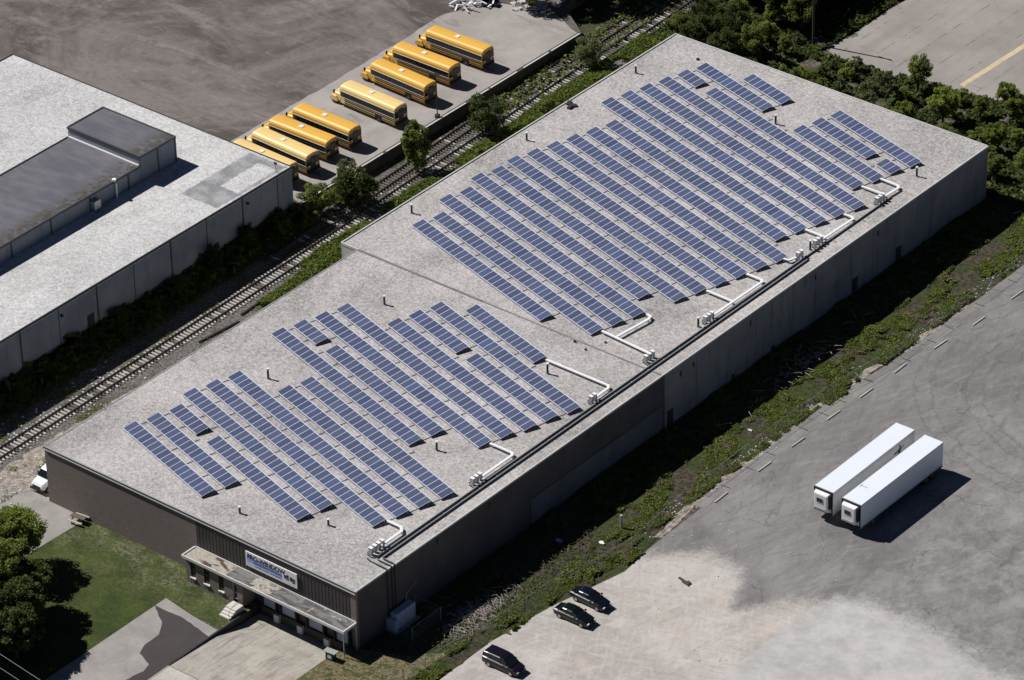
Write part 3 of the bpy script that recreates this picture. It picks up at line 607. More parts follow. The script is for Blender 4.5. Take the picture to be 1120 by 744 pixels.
# one module: frame + glass in its own axes (x along the row, y up the slope)
b = MB(); b.box(0.0, MW+.008, 0, ML, 0.01, .04, 0)
fr = .042
b.box(fr, MW+.008-fr, fr, ML-fr, .04, .046, 1)
mod0 = b.build('module', [M['alu'], M['cell']])
# local frames: row root at low front corner, x = along row
rail0 = MB().box(-.03, .03, -.06, 1.80, -.06, -.005).build('mounting_rail', M['darkmetal'])
tail0 = MB().box(-.022, .022, 1.8, 3.0, -.22, -.17).build('link_bar', M['darkmetal'])
leg0 = MB().prism([(-.1, 1.5), (.1, 1.5), (.03, 1.72), (-.03, 1.72)], -.22, .22).build('ballast_foot', M['galv'])
vrow = {}
for k in range(1, 37): vrow[k] = -4.03+3.0247*(k-1) if k <= 16 else 47.2+3.0242*(k-17)
spans = {}
for (k, u0, n) in rows: spans.setdefault(k, []).append((u0, u0+n*PIT))
ow = ['', 'first', 'second', 'third', 'fourth', 'fifth', 'sixth', 'seventh', 'eighth', 'ninth', 'tenth', 'eleventh', 'twelfth', 'thirteenth', 'fourteenth', 'fifteenth', 'sixteenth', 'seventeenth', 'eighteenth', 'nineteenth', 'twentieth']
num = {3: 'three', 4: 'four', 5: 'five', 6: 'six', 8: 'eight', 10: 'ten', 11: 'eleven', 14: 'fourteen', 16: 'sixteen', 17: 'seventeen', 19: 'nineteen', 22: 'twenty-two', 27: 'twenty-seven', 28: 'twenty-eight', 29: 'twenty-nine', 30: 'thirty', 33: 'thirty-three', 34: 'thirty-four', 35: 'thirty-five', 36: 'thirty-six', 38: 'thirty-eight', 39: 'thirty-nine', 40: 'forty'}
used = False; rl_used = set()
def place(proto, first, parent, loc, rot=None):
    o = proto if first else proto.copy()
    if not first: col.objects.link(o)
    o.parent = parent; o.location = loc
    if rot: o.rotation_euler = rot
    return o
fm = frl = ftl = flg = True
for (k, u0, n) in rows:
    p = U*u0+V*vrow[k]; sect = 'front' if k <= 16 else 'rear'; kk = k if k <= 16 else k-16
    half = [s_ for s_ in spans[k]]
    part = ''
    if len(half) > 1: part = [' left piece', ' middle piece', ' right piece'][half.index((u0, u0+n*PIT))] if len(half) == 3 else [' left piece', ' right piece'][half.index((u0, u0+n*PIT))]
    r = empty('solar_panel_row', (p.x, p.y, H+.25), RA, '%s row of blue solar panels of the %s roof section,%s %s panels long' % (ow[kk], sect, part+',' if part else '', num[n]), 'solar panels', 'rows of tilted solar panels on the warehouse roof')
    for i in range(n):
        place(mod0, fm, r, (i*PIT, 0, rnd.uniform(-.003, .003)), (TILT+radians(rnd.uniform(-.12, .12)), radians(rnd.uniform(-.25, .25)), 0)); fm = False
    MB().box(0, n*PIT, ML*cos(TILT)+.01, ML*cos(TILT)+.09, ML*sin(TILT)-.01, ML*sin(TILT)+.025).build('top_flange', M['alu'], r)
    MB().box(0, n*PIT, -.05, -.008, -.03, .012).build('bottom_flange', M['alu'], r)
    nr = max(2, int(round(n/3.33))+1)
    for j in range(nr):
        xx_ = .25+(n*PIT-.5)*j/(nr-1)
        place(rail0, frl, r, (xx_, 0, 0), (TILT, 0, 0)); frl = False
        place(leg0, flg, r, (xx_, 0, 0)); flg = False
        nxt = [s_ for s_ in spans.get(k+1, []) if s_[0]-2.5 <= u0+xx_ <= s_[1]+2.5]
        if nxt and k != 16: place(tail0, ftl, r, (xx_, 0, 0)); ftl = False

# ------------------------------------------------------------------ roof pipes and conduits
vp = empty('vent_pipe', (0, 0, 0), 0, None, 'vent pipe', 'dark vent pipes standing on the warehouse roof')
MB().cyl((0, 0, .55), .13, 1.1, n=12).build('pipe', M['darkmetal'], vp)
MB().cyl((0, 0, 1.14), .17, .14, n=12).build('cap', M['white_metal'], vp)
MB().prism([(-.22, -.22), (.22, -.22), (.22, .22), (-.22, .22)], 0, .06).build('flashing', M['galv'], vp)
PIPES = [(-19.9, 3.5, .8, 'short vent pipe below the first panel row, near the office canopy'), (-10.6, 7.7, .75, 'short pale-capped vent pipe below the fourth front panel row'),
         (-35.8, 25.9, 1.2, 'vent pipe left of the middle front panel rows, tall with white cap'), (-35.7, 46.4, 1.05, 'white-capped vent pipe between the front panels and the roof joint'),
         (-10.7, 26.3, 1.05, 'vent pipe in the bare notch between the front panel rows'), (-10.8, 46.3, 1.2, 'tall dark vent pipe beside the long white conduit near the roof joint'),
         (-46.9, 64.6, 1.1, 'dark vent pipe at the near left corner of the rear roof'), (-47.0, 87.1, 1.0, 'dark vent pipe by the left roof edge, beside the middle rear rows'),
         (-46.8, 109.2, 1.0, 'dark vent pipe near the far left corner of the roof'), (-24.5, 109.3, 1.15, 'white-capped vent pipe among the far short panel rows'),
         (-2.8, 109.2, 1.15, 'dark vent pipe near the far right roof corner'), (-2.95, 87.0, 1.15, 'dark vent pipe beside the conduit boxes near the right roof edge'), (-3.1, 64.9, 1.15, 'pale vent pipe next to the conduit boxes at mid right roof edge')]
for i, (x_, y_, s_, lb) in enumerate(PIPES):
    o = vp if i == 0 else dup(vp)
    o.location = (x_, y_, H); o.scale = (1, 1, s_); o['label'] = lb
vp0 = vp
Z = H+.36
CON = [([[(-5.6, 11.9), (-3.7, 11.9), (-3.1, 11.3), (-3.1, 7.6)]], (-3.25, 6.6), 3, 'white conduit elbow and switch boxes at the front corner of the roof'),
       ([[(-6.4, 30.6), (-3.3, 30.6), (-2.95, 30.2), (-2.95, 24.6)]], (-3.1, 23.7), 2, 'white conduit from the twelfth front row with boxes by the cable tray'),
       ([[(-12.4, 48.1), (-3.3, 48.1), (-2.95, 47.6), (-2.95, 45.5)]], (-3.0, 44.8), 1, 'long white conduit just in front of the roof joint'),
       ([[(-11.1, 56.9), (-3.8, 56.4)], [(-9.2, 63.0), (-8.6, 62.9), (-8.4, 62.2), (-9.0, 56.9)]], (-3.3, 55.4), 2, 'branched white conduit just behind the roof joint'),
       ([[(-6.8, 71.5), (-2.9, 71.4)], [(-5.3, 77.4), (-3.1, 77.4), (-2.8, 77.0), (-2.9, 67.6)]], (-3.0, 66.4), 2, 'branched white conduit at mid roof beside the right edge'),
       ([[(-3.9, 82.9), (-3.2, 83.0), (-2.9, 84.0)]], (-2.9, 84.7), 1, 'short white conduit stub with one box by the right roof edge'),
       ([[(-5.8, 90.0), (-2.9, 90.0)], [(-4.2, 95.8), (-3.0, 95.8), (-2.7, 95.4), (-2.9, 89.2)]], (-2.95, 88.2), 2, 'branched white conduit behind the dark vent pipe near the right edge'),
       ([[(-6.4, 102.6), (-2.9, 102.6)], [(-5.6, 105.5), (-3.0, 105.4), (-2.6, 105.0), (-2.8, 102.0)]], (-2.85, 101.0), 2, 'farthest branched white conduit with boxes, near the far right corner')]
for paths, (bx, by), nb, lb in CON:
    r = empty('roof_conduit', (bx, by, H), 0, lb, 'conduit', 'white conduits and boxes along the right roof edge')
    for ph in paths:
        b = MB(); pp = [(x_-bx, y_-by, .42) for x_, y_ in ph]
        for a_, c_ in zip(pp[:-1], pp[1:]):
            d = (Vector(c_)-Vector(a_)); e = d.normalized()*.05; nn = Vector((-d.y, d.x, 0)).normalized()*.16
            b.prism([tuple((Vector(a_)-e+nn).xy), tuple((Vector(a_)-e-nn).xy), tuple((Vector(c_)+e-nn).xy), tuple((Vector(c_)+e+nn).xy)], .36+.002*len(b.f)/6, .48+.002*len(b.f)/6)
        b.build('duct', M['white_metal'], r)
        b = MB()
        for (x_, y_, z_) in pp: b.box(x_-.05, x_+.05, y_-.05, y_+.05, 0, .36)
        b.build('support', M['galv'], r)
    for k in range(nb+1):
        o = MB().box(-.24, .24, -.17, .17, .25, .95).build('switch_box', M['galv'], r, bevel=.02); o.location = (.05, k*.62-.3, 0)
        c_ = MB().box(-.26, .26, -.2, .2, .95, 1.0).build('lid', M['white_metal'], o)
    b = MB(); b.tube([(-.2, -.6, .1), (.6, -.75, .12), (1.0, -.4, .12)], .06, 6); b.tube([(-.35, -.5, .25), (-.35, .6*nb, .25)], .05, 6); b.tube([(-.25, -.5, .12), (-.25, .6*nb, .5)], .05, 6)
    b.build('pipework', M['darkmetal'], r)
tr = empty('cable_run', (-2.1, 8, H), 0, 'pair of long dark conduits running along the right roof edge', 'conduit')
for dx, y1 in ((-.15, 98), (.42, 80)):
    b = MB(); b.tube([(dx, -1.5, .14), (dx, y1-8+5, .14)], .085, 6); b.build('pipe', M['darkmetal'], tr)
    b = MB(); b.box(dx-.16, dx-.06, -1.4, y1-8+4.8, .16, .22); b.build('strap_channel', M['galv'], tr)
b = MB()
for k in range(0, 30): b.box(-.35, .6, k*3.05, k*3.05+.12, 0, .07)
b.build('support_block', M['joint'], tr)
b = MB()
b.tube([(-.15, -1.4, .14), (-.1, -1.9, .14), (.3, -2.1, .14), (2.18, -2.15, .14), (2.22, -2.15, .0), (2.22, -2.15, -H+.3)], .07, 6)
b.tube([(.42, -1.4, .14), (.5, -1.6, .14), (2.18, -1.65, .14), (2.22, -1.65, 0), (2.22, -1.65, -H+.3)], .07, 6); b.tube([(-.9, -2.6, .10), (-.3, -2.75, .14), (2.18, -2.9, .14), (2.22, -2.9, 0), (2.22, -2.9, -H+.3)], .07, 6)
b.build('down_pipe', M['darkmetal'], tr)
b = MB(); b.box(-.1, 2.1, -2.10, -2.04, .16, .22); b.box(.5, 2.1, -1.58, -1.52, .16, .22); b.box(-.2, 2.1, -2.8, -2.74, .16, .22); b.build('strap_channel', M['galv'], tr)
# a little rubbish on the roof
b = MB()
for k in range(5): b.box(0, rnd.uniform(.5, 1.1), 0, rnd.uniform(.4, .8), 0, rnd.uniform(.1, .3), 0, Matrix.Translation((rnd.uniform(-.9, .6), rnd.uniform(-.5, .5), 0)) @ Matrix.Rotation(rnd.uniform(0, 3), 4, 'Z'))
o = b.build('scrap_heap', M['darkmetal']); o.location = (-48.0, 96.9, H+.02); tag(o, 'small dark scrap heap by the left roof edge', 'scrap')
o = MB().cyl((0, 0, .1), .22, .2, n=10).build('roof_drain', M['dark']); o.location = (-42.6, 116.9, H+.01); tag(o, 'small dark drain near the far tip of the roof', 'roof drain')
for (x_, y_), s_, lb in (((-12.6, 53.6), .16, 'leftmost small dark drain beside the roof joint'), ((-10.5, 53.0), .14, 'right small dark drain on the near side of the roof joint'), ((-9.6, 55.6), .14, 'small dark drain on the far side of the roof joint')):
    q = dup(o); q.location = (x_, y_, H+.01); q['label'] = lb; q.scale = (s_/.2,)*3

# ------------------------------------------------------------------ left building
LX, LY, LH = -66.4, 64.35, 7.4
lb = empty('warehouse', (0, 0, 0), 0, 'grey walled warehouse with pale gravel roof and raised dark upper roofs', 'building')
b = MB(); b.box(-115.3, LX, -70, LY, 0, LH-.35); b.build('wall', M['lb_wall'], lb)
MB().box(-115.3, LX, -70, LY, LH-.35, LH-.002).build('roof', M['roof2'], lb)
b = MB(); b.box(LX-.06, LX+.06, -70, LY+.06, LH-.2, LH+.12); b.box(-115.36, LX-.06, LY-.06, LY+.06, LH-.2, LH+.12); b.box(-115.36, -115.24, -70, LY-.06, LH-.2, LH+.12)
b.build('roof_edge', M['dcoping'], lb)
b = MB(); y = 61.5; k = 0
while y > -60:
    b.box(LX-.02, LX+.06+(.03 if k % 2 else 0), y, y+(.16 if k % 2 else .07), 0, LH-.2); y -= 6.5; k += 1
b.build('wall_seam', M['dcoping'], lb)
MB().box(LX-.02, LX+.08, 27.2, 28.3, 1.6, 3.9).build('loading_hatch', M['darkmetal'], lb)
for y_ in (22.8, 55.8): MB().box(LX, LX+.35, y_, y_+.25, 6.0, 6.25).build('wall_lamp', M['darkmetal'], lb)
up = MB().box(-91.2, -78.95, -70, 50.3, LH, 9.62).build('upper_storey', M['lb_wall'], lb)
MB().box(-91.15, -79.0, -69.9, 50.3, 9.62, 9.64).build('upper_roof', M['membrane'], up)
b = MB(); b.box(-79.0, -78.85, -70, 50.3, 9.45, 9.75); b.box(-91.3, -91.15, -70, 50.3, 9.45, 9.75); b.build('roof_edge', M['dcoping'], up)
MB().box(-91.1, -79.05, 50.0, 50.28, 9.64, 9.82).build('flashing', M['coping'], up)
b = MB(); y = 48.0
while y > -60: b.box(-78.96, -78.82, y, y+.14, LH, 9.5); y -= 6.85
b.build('wall_seam', M['dcoping'], up)
ph = MB().box(-91.3, -78.9, 50.3, 56.7, LH, 10.93).build('penthouse', M['lb_wall'], lb)
MB().box(-91.2, -79.0, 50.4, 56.6, 10.93, 10.95).build('upper_roof', M['membrane'], ph)
b = MB(); b.box(-79.0, -78.8, 50.2, 56.8, 10.75, 11.05); b.box(-91.4, -91.2, 50.2, 56.8, 10.75, 11.05); b.box(-91.2, -79.0, 50.2, 50.4, 10.75, 11.05); b.box(-91.2, -79.0, 56.6, 56.8, 10.75, 11.05)
b.box(-78.92, -78.82, 53.4, 53.55, LH, 10.8); b.box(-78.92, -78.8, 56.55, 56.75, LH, 10.8); b.box(-78.92, -78.82, 50.2, 50.3, 9.6, 10.8)
b.build('roof_edge', M['dcoping'], ph)
b = MB(); b.box(-78.9, -78.1, 41.2, 42.3, 7.8, 8.9); o = b.build('wall_fan', M['galv'], up, bevel=.03)
b = MB(); b.tube([(-78.6, 45.6, LH), (-78.6, 45.6, 9.5)], .12, 8); b.build('vent_stack', M['white_metal'], up)
MB().cyl((-78.9, 45.6, 9.85), .28, .25, n=12).build('vent_cowl', M['white_metal'], up)
o = MB().tube([(0, 0, 0), (0, 0, 1.0)], .03, 6).box(-.2, .2, -.05, .05, 1.0, 1.35).build('roof_marker', M['darkmetal']); o.location = (-67.2, 62.3, LH); tag(o, 'small dark marker on a post at the corner of the pale roof', 'marker')

# ------------------------------------------------------------------ buses
def wheel(par, x, y, r, wd, name='wheel'):
    wl = empty(name, (x, y, r)); wl.parent = par
    b = MB(); b.cyl((0, 0, 0), r, wd, 'Y', 20); t_ = b.build('tyre', M['dark'], wl)
    b = MB(); b.cyl((0, 0, 0), r*.5, wd+.02, 'Y', 14); b.build('rim', M['rimdark'], wl); return wl
def make_bus(paint):
    # nose towards -x, origin under the rear bumper centre
    r = empty('school_bus')
    BL, HW, ZF, ZT = 9.85, 1.22, .55, 3.12
    prof = [(-HW, ZF), (HW, ZF), (HW, 2.35), (HW-.03, 2.7), (HW-.17, 2.92), (HW-.45, 3.05), (0, ZT), (-HW+.45, 3.05), (-HW+.17, 2.92), (-HW+.03, 2.7), (-HW, 2.35)]
    rings = []
    for x_, s_, dz in ((0, .97, -.03), (-.12, 1, 0), (-BL+.5, 1, 0), (-BL+.12, .985, -.05), (-BL, .94, -.14)):
        rings.append([(x_, p_[0]*s_, p_[1] if p_[1] < 2.5 else p_[1]+dz) for p_ in prof])
    b = MB().loft(rings); body = b.build('body', paint, r)
    hood = MB().loft([[(x_, -w_, z0), (x_, w_, z0), (x_, w_, z1-.12), (x_, w_-.18, z1), (x_, -w_+.18, z1), (x_, -w_, z1-.12)] for x_, w_, z0, z1 in ((-BL+.02, 1.05, .6, 1.72), (-BL-.9, .98, .6, 1.62), (-BL-1.55, .88, .62, 1.42), (-BL-1.68, .8, .7, 1.2))])
    hd = hood.build('hood', paint, r, bevel=.05)
    for s in (-1, 1): b = MB().loft([[(-BL-.35-.75+.0+x_, s*.78, .45+0*z_), (-BL-.35-.75+x_, s*1.16, .45), (-BL-.35-.75+x_, s*1.16, z_), (-BL-.35-.75+x_, s*.78, z_)] for x_, z_ in ((-.62, .75), (-.4, 1.12), (.4, 1.15), (.62, .8))]); b.build('fender', paint, hd)
    for s in (-1, 1): MB().cyl((-BL-1.66, s*.62, 1.0), .11, .08, 'X', 12).build('headlight', M['lamp'], hd)
    MB().box(-BL-1.72, -BL-1.66, -.42, .42, .72, 1.12).build('grille', M['darkmetal'], hd)
    MB().box(-BL-1.86, -BL-1.7, -1.1, 1.1, .45, .7).build('bumper', M['dark'], r, bevel=.03); MB().box(.02, .14, -1.18, 1.18, .5, .74).build('bumper', M['dark'], r, bevel=.03)
    MB().add([(-BL-.02, -1.02, 1.72), (-BL-.02, 1.02, 1.72), (-BL+.02, 1.0, 2.55), (-BL+.02, -1.0, 2.55)], [(0, 3, 2, 1)]).build('windshield', M['glass'], r)
    MB().box(-BL-.03, -BL+.05, -.9, .9, 2.62, 2.85).build('roof_cap_sign', M['bus_b'], r)
    for s in (-1, 1):
        b = MB(); b.box(-BL+.25, -.12, s*HW-.012, s*HW+.012, 1.52+.0, 2.28); b.build('window_band', M['darkmetal'], r)
        for k in range(11):
            x1 = -.35-k*.80
            wn = MB().box(x1-.70, x1, s*HW-.02, s*HW+.018, 1.60, 2.22).build('window', M['glass'], r)
            MB().box(x1-.70, x1, s*HW-.02, s*HW+.022, 1.89, 1.93).build('sash_bar', M['galv'], wn)
        for z0 in (1.34, 1.04, .70): MB().box(-BL+.9, -.05, s*HW-.035, s*HW+.035, z0, z0+.12).build('rub_rail', M['dark'], r)
        MB().box(-BL+.3, -.05, s*HW-.03, s*HW+.03, 2.30, 2.36).build('rain_rail', M['hatch'], r); MB().box(-BL+.3, -.05, s*HW-.03, s*HW+.032, 1.46, 1.51).build('sill_rail', M['hatch'], r)
    b = MB(); b.box(-BL+.15, -BL+.75, HW-.01, HW+.02, .65, 2.4); b.build('door', M['glass'], r)
    b = MB(); b.box(0.0, .03, -.46, .46, .7, 2.6); dr = b.build('rear_door', M['darkmetal'], r); MB().box(.03, .04, -.32, .32, 1.6, 2.35).build('window', M['glass'], dr)  # rear door coloured dark to deepen the shade on the bus rear
    for s in (-1, 1):
        MB().box(-.02, .025, s*.84-.33, s*.84+.33, 1.45, 2.4).build('rear_window', M['glass'], r); MB().box(-.02, .02, s*.84-.35, s*.84+.35, .75, 1.05).build('rear_shade_panel', M['darkmetal'], r)  # dark panels added and glass enlarged to stand in for shade on the rear
        MB().cyl((.01, s*.8, 2.62), .10, .06, 'X', 10).build('warning_lamp', M['redlamp'], r); MB().cyl((.01, s*.95, 1.2), .09, .06, 'X', 10).build('tail_lamp', M['redlamp'], r)
        b = MB(); b.tube([(-BL-.05, s*1.0, 2.1), (-BL-.75, s*1.35, 2.1)], .02, 5); b.box(-BL-.85, -BL-.72, s*1.38-.12, s*1.38+.12, 1.75, 2.2); b.build('mirror', M['dark'], r)
        wheel(r, -BL-1.05, s*1.0, .5, .28); wheel(r, -2.9, s*.98, .5, .42)
        MB().box(-3.5, -2.3, s*(HW-.2), s*(HW+.008), .55, 1.0).build('wheel_arch', M['dark'], r)
    MB().box(-5.5, -4.85, -.32, .32, ZT-.02, ZT+.07).build('roof_hatch', M['hatch'], r, bevel=.02)
    MB().box(-BL+.3, -.2, -.6, .6, .35, .56).build('chassis', M['dark'], r)
    return r
busA = make_bus(M['bus_a']); busB = make_bus(M['bus_b'])
BUS = [(-70.1, 107.3, 0.3, 'A', 'school bus at the far end of the line, nearest the white debris'), (-70.7, 101.2, 0.2, 'A', 'second school bus from the far end, deep orange roof'), (-70.0, 95.4, -3.0, 'A', 'third school bus from the far end, between a deep orange and a pale one'),
       (-69.3, 88.6, -2.4, 'B', 'pale yellow school bus standing alone in the middle of the line'), (-70.2, 80.6, -.6, 'A', 'first orange school bus after the gap, beside the empty bay'),
       (-70.6, 76.6, .5, 'A', 'orange school bus with a pale bus on its warehouse side'), (-70.2, 72.4, -2.5, 'B', 'pale yellow school bus second from the grey warehouse'), (-70.4, 68.6, -1.5, 'B', 'pale yellow school bus half hidden behind the grey warehouse corner')]
fa = fb = True
for (x_, y_, a_, k_, lbl) in BUS:
    if k_ == 'A': o = busA if fa else dup(busA); fa = False
    else: o = busB if fb else dup(busB); fb = False
    o.location = (x_, y_, LOT+.01); o.rotation_euler = (0, 0, radians(a_))
    tag(o, lbl, 'school bus', 'yellow school buses parked in a line beside the railway')

# ------------------------------------------------------------------ trailers
def make_trailer(skin, kind):
    r = empty('semi_trailer'); Lt, hw = 16.1, 1.29      # origin at centre of near end, body towards +y
    b = MB(); b.box(-hw, hw, 0, Lt, 1.0, 4.08); body = b.build('body', skin, r, bevel=.04)
    MB().box(-hw+.03, hw-.03, .05, Lt-.05, 4.08, 4.10).build('roof', M['trl_roof'], r)
    b = MB()
    for s in (-1, 1): b.box(s*hw-.03, s*hw+.03, 0, Lt, 4.0, 4.11); b.box(s*hw-.03, s*hw+.03, 0, Lt, .96, 1.08)
    b.box(-hw, hw, -.03, .06, 4.0, 4.12); b.box(-hw, hw, Lt-.06, Lt+.03, 4.0, 4.12)
    b.build('edge_rail', M['galv'], r)
    b = MB()
    for s in (-1, 1): b.box(s*(hw-.08)-.07, s*(hw-.08)+.07, -.08, .0, 1.05, 4.05)
    b.box(-hw, hw, -.08, -.005, 3.86, 4.05); b.box(-hw, hw, -.08, -.005, 1.05, 1.2); b.build('front_frame', M['dark'], r)
    u = MB().loft([[(x0, y_, z0), (x1, y_, z0), (x1, y_, z1), (x0, y_, z1)] for y_, x0, x1, z0, z1 in ((-.01, -1.05, .95, 1.35, 3.8), (-.45, -1.0, .85, 1.45, 3.7), (-.55, -.9, .75, 1.6, 3.55))])
    rf = u.build('cooling_unit', M['white_metal'], r, bevel=.04)
    MB().box(-.55, .25, -.60, -.5, 2.6, 3.1).build('grille', M['darkmetal'], rf); MB().box(.55, 1.12, -.35, -.02, 1.9, 3.7).build('side_panel', M['dark'], rf)
    MB().box(-.8, .6, -.62, -.54, 1.7, 1.85).build('vent', M['galv'], rf)
    MB().box(-.5, .5, 3.0, Lt-.3, .85, 1.12).build('chassis', M['darkmetal'], r)
    for s in (-1, 1):
        lg = MB().box(s*.9-.08, s*.9+.08, 2.9, 3.06, .05, 1.1).box(s*.9-.16, s*.9+.16, 2.82, 3.14, .02, .07).build('landing_leg', M['galv'], r)
        for y_ in (Lt-3.2, Lt-1.9):
            wl = empty('wheel', (s*.98, y_, .51)); wl.parent = r
            MB().cyl((0, 0, 0), .51, .55, 'X', 18).build('tyre', M['dark'], wl); MB().cyl((0, 0, 0), .26, .57, 'X', 12).build('rim', M['rimdark'], wl)
        MB().box(s*.85-.12, s*.85+.12, Lt, Lt+.05, 1.15, 1.3).build('tail_lamp', M['redlamp'], r)
    MB().box(-1.1, 1.1, Lt-.05, Lt+.08, .45, .6).build('rear_bumper', M['darkmetal'], r)
    b = MB(); b.box(-.012, .012, Lt, Lt+.03, 1.2, 4.0)
    for s in (-.45, .45): b.box(s-.02, s+.02, Lt, Lt+.06, 1.2, 4.0)
    b.build('rear_door_bar', M['galv'], r)
    return r
t1 = make_trailer(M['trl2'], 0); t1.location = (25.45, 50.5, .02); t1.rotation_euler = (0, 0, radians(.4))
tag(t1, 'white refrigerated trailer with a dark figure emblem, left one of the pair', 'trailer')
# striding figure emblem in flat dark shapes on its right side
b = MB()
def fl(pts): b.prism([(y_, z_) for y_, z_ in pts], 0, .01)
for pts in ([(13.0, 3.25), (13.35, 3.3), (13.3, 3.6), (13.0, 3.55)], [(12.7, 2.55), (13.3, 2.6), (13.4, 3.2), (12.9, 3.2)], [(13.3, 2.9), (14.0, 3.15), (14.0, 3.3), (13.3, 3.1)], [(12.0, 2.75), (12.8, 2.9), (12.8, 3.1), (12.0, 2.95)],
            [(12.9, 2.55), (13.2, 2.6), (13.9, 2.1), (13.7, 1.95)], [(12.7, 2.6), (12.9, 2.5), (12.2, 1.9), (12.0, 2.05)], [(12.0, 2.05), (12.2, 1.9), (11.7, 1.95), (11.7, 2.05)]): fl(pts)
b.v = [(1.29+.008+z_*.5, x_, y_) for x_, y_, z_ in b.v]
b.build('emblem', M['darkmetal'], t1)
MB().box(1.295, 1.31, 3.0, 15.9, 3.72, 3.76).build('side_stripe', M['galv'], t1)
t2 = make_trailer(M['trl'], 1); t2.location = (29.35, 50.4, .02); t2.rotation_euler = (0, 0, radians(-.1))
tag(t2, 'clean white refrigerated trailer with plain sides, right one of the pair', 'trailer')
b = MB(); b.box(-1.05, -.15, 3.2, 3.28, 4.10, 4.13); b.box(-1.05, -1.0, 2.9, 3.6, 4.10, 4.125); b.build('roof_scratch', M['galv'], t2)

# ------------------------------------------------------------------ cars
def make_car(paint, kind='sedan'):
    r = empty('parked_car')     # nose towards +x, origin at centre
    if kind == 'sedan':
        Lc, hw = 4.85, .90
        low = [(-2.42, .62, .42, .80), (-2.30, .80, .28, .93), (-1.7, .88, .22, 1.00), (-1.0, .90, .20, .98), (.3, .90, .20, .95), (1.0, .90, .20, .93), (1.7, .87, .22, .83), (2.2, .80, .26, .72), (2.42, .62, .38, .60)]
        top = [(-1.75, .60, .99), (-1.15, .64, 1.36), (-.6, .66, 1.42), (.15, .65, 1.40), (.55, .64, 1.30), (1.15, .60, .94)]
    else:
        Lc, hw = 4.9, .95
        low = [(-2.45, .72, .42, 1.0), (-2.38, .88, .28, 1.10), (-1.7, .94, .22, 1.10), (-1.0, .95, .20, 1.08), (.3, .95, .20, 1.04), (1.1, .94, .20, 1.0), (1.8, .90, .22, .90), (2.25, .82, .26, .78), (2.45, .66, .38, .62)]
        top = [(-2.36, .74, 1.09), (-2.18, .76, 1.66), (-1.6, .77, 1.72), (.0, .76, 1.72), (.5, .74, 1.64), (1.45, .68, 1.02)]
    rings = []
    for x_, w_, z0, z1 in low: rings.append([(x_, -w_*.92, z0), (x_, w_*.92, z0), (x_, w_, (z0+z1)/2), (x_, w_*.97, z1-.08), (x_, w_*.80, z1), (x_, -w_*.80, z1), (x_, -w_*.97, z1-.08), (x_, -w_, (z0+z1)/2)])
    MB().loft(rings).build('body', paint, r, smooth=False)
    # greenhouse: glass lower, painted roof
    rings = []
    for i, (x_, w_, z1) in enumerate(top):
        zb = .9; bw = hw*.84
        rings.append([(x_, -bw, zb), (x_, bw, zb), (x_, w_, z1), (x_, -w_, z1)])
    gh = MB().loft(rings).build('cabin_glass', M['glass'], r)
    roof = [(x_, w_, z1) for x_, w_, z1 in top[1:-1]]
    b = MB(); b.loft([[(x_, -w_-.02, z1-.02), (x_, w_+.02, z1-.02), (x_, w_-.06, z1+.03), (x_, -w_+.06, z1+.03)] for x_, w_, z1 in roof]); b.build('roof', paint, r)
    for s in (-1, 1):
        for x_ in (-.55 if kind == 'sedan' else -1.3, .1):
            zt = 1.38 if kind == 'sedan' else 1.68
            MB().tube([(x_-.05, s*hw*.85, .93), (x_, s*(.66 if kind == 'sedan' else .77), zt)], .04, 5).build('pillar', paint, r)
        a0, a1 = top[0], top[1]; MB().tube([(a0[0], s*hw*.82, .95), (a1[0], s*a1[1], a1[2])], .05, 5).build('pillar', paint, r); a0, a1 = top[-1], top[-2]; MB().tube([(a0[0], s*hw*.82, .95), (a1[0], s*a1[1], a1[2])], .035, 5).build('pillar', paint, r)
    for s in (-1, 1):
        for x_ in (-1.45, 1.5):
            wl = empty('wheel', (x_, s*(hw-.12), .32)); wl.parent = r
            MB().cyl((0, 0, 0), .32, .22, 'Y', 18).build('tyre', M['dark'], wl); MB().cyl((0, 0, 0), .2, .235, 'Y', 12).build('rim', M['galv'], wl)
        MB().box(2.28, 2.40, s*.6-.15, s*.6+.15, .56, .68).build('headlight', M['lamp'], r); MB().box(-2.42, -2.33, s*.62-.14, s*.62+.14, .70, .84).build('tail_lamp', M['redlamp'], r)
        MB().box(.65, .85, s*(hw+.1)-.08, s*(hw+.1)+.08, .95, 1.07).build('mirror', paint, r)
    MB().box(-2.46, -2.40, -.25, .25, .5, .62).build('number_plate', M['white_metal'], r)
    return r
c = make_car(M['car_green']); c.location = (15.2, 18.5, .03); c.rotation_euler = (0, 0, radians(1)); tag(c, 'dark green sedan, nearer of the two cars side by side', 'car')
c = make_car(M['car_blue']); c.location = (14.7, 22.0, .03); c.rotation_euler = (0, 0, radians(-1)); tag(c, 'dark blue sedan, farther of the two cars side by side', 'car')
c = make_car(M['car_purple'], 'wagon'); c.location = (14.7, 7.0, .03); c.rotation_euler = (0, 0, radians(1)); tag(c, 'dark purple minivan parked alone at the bottom edge', 'car')

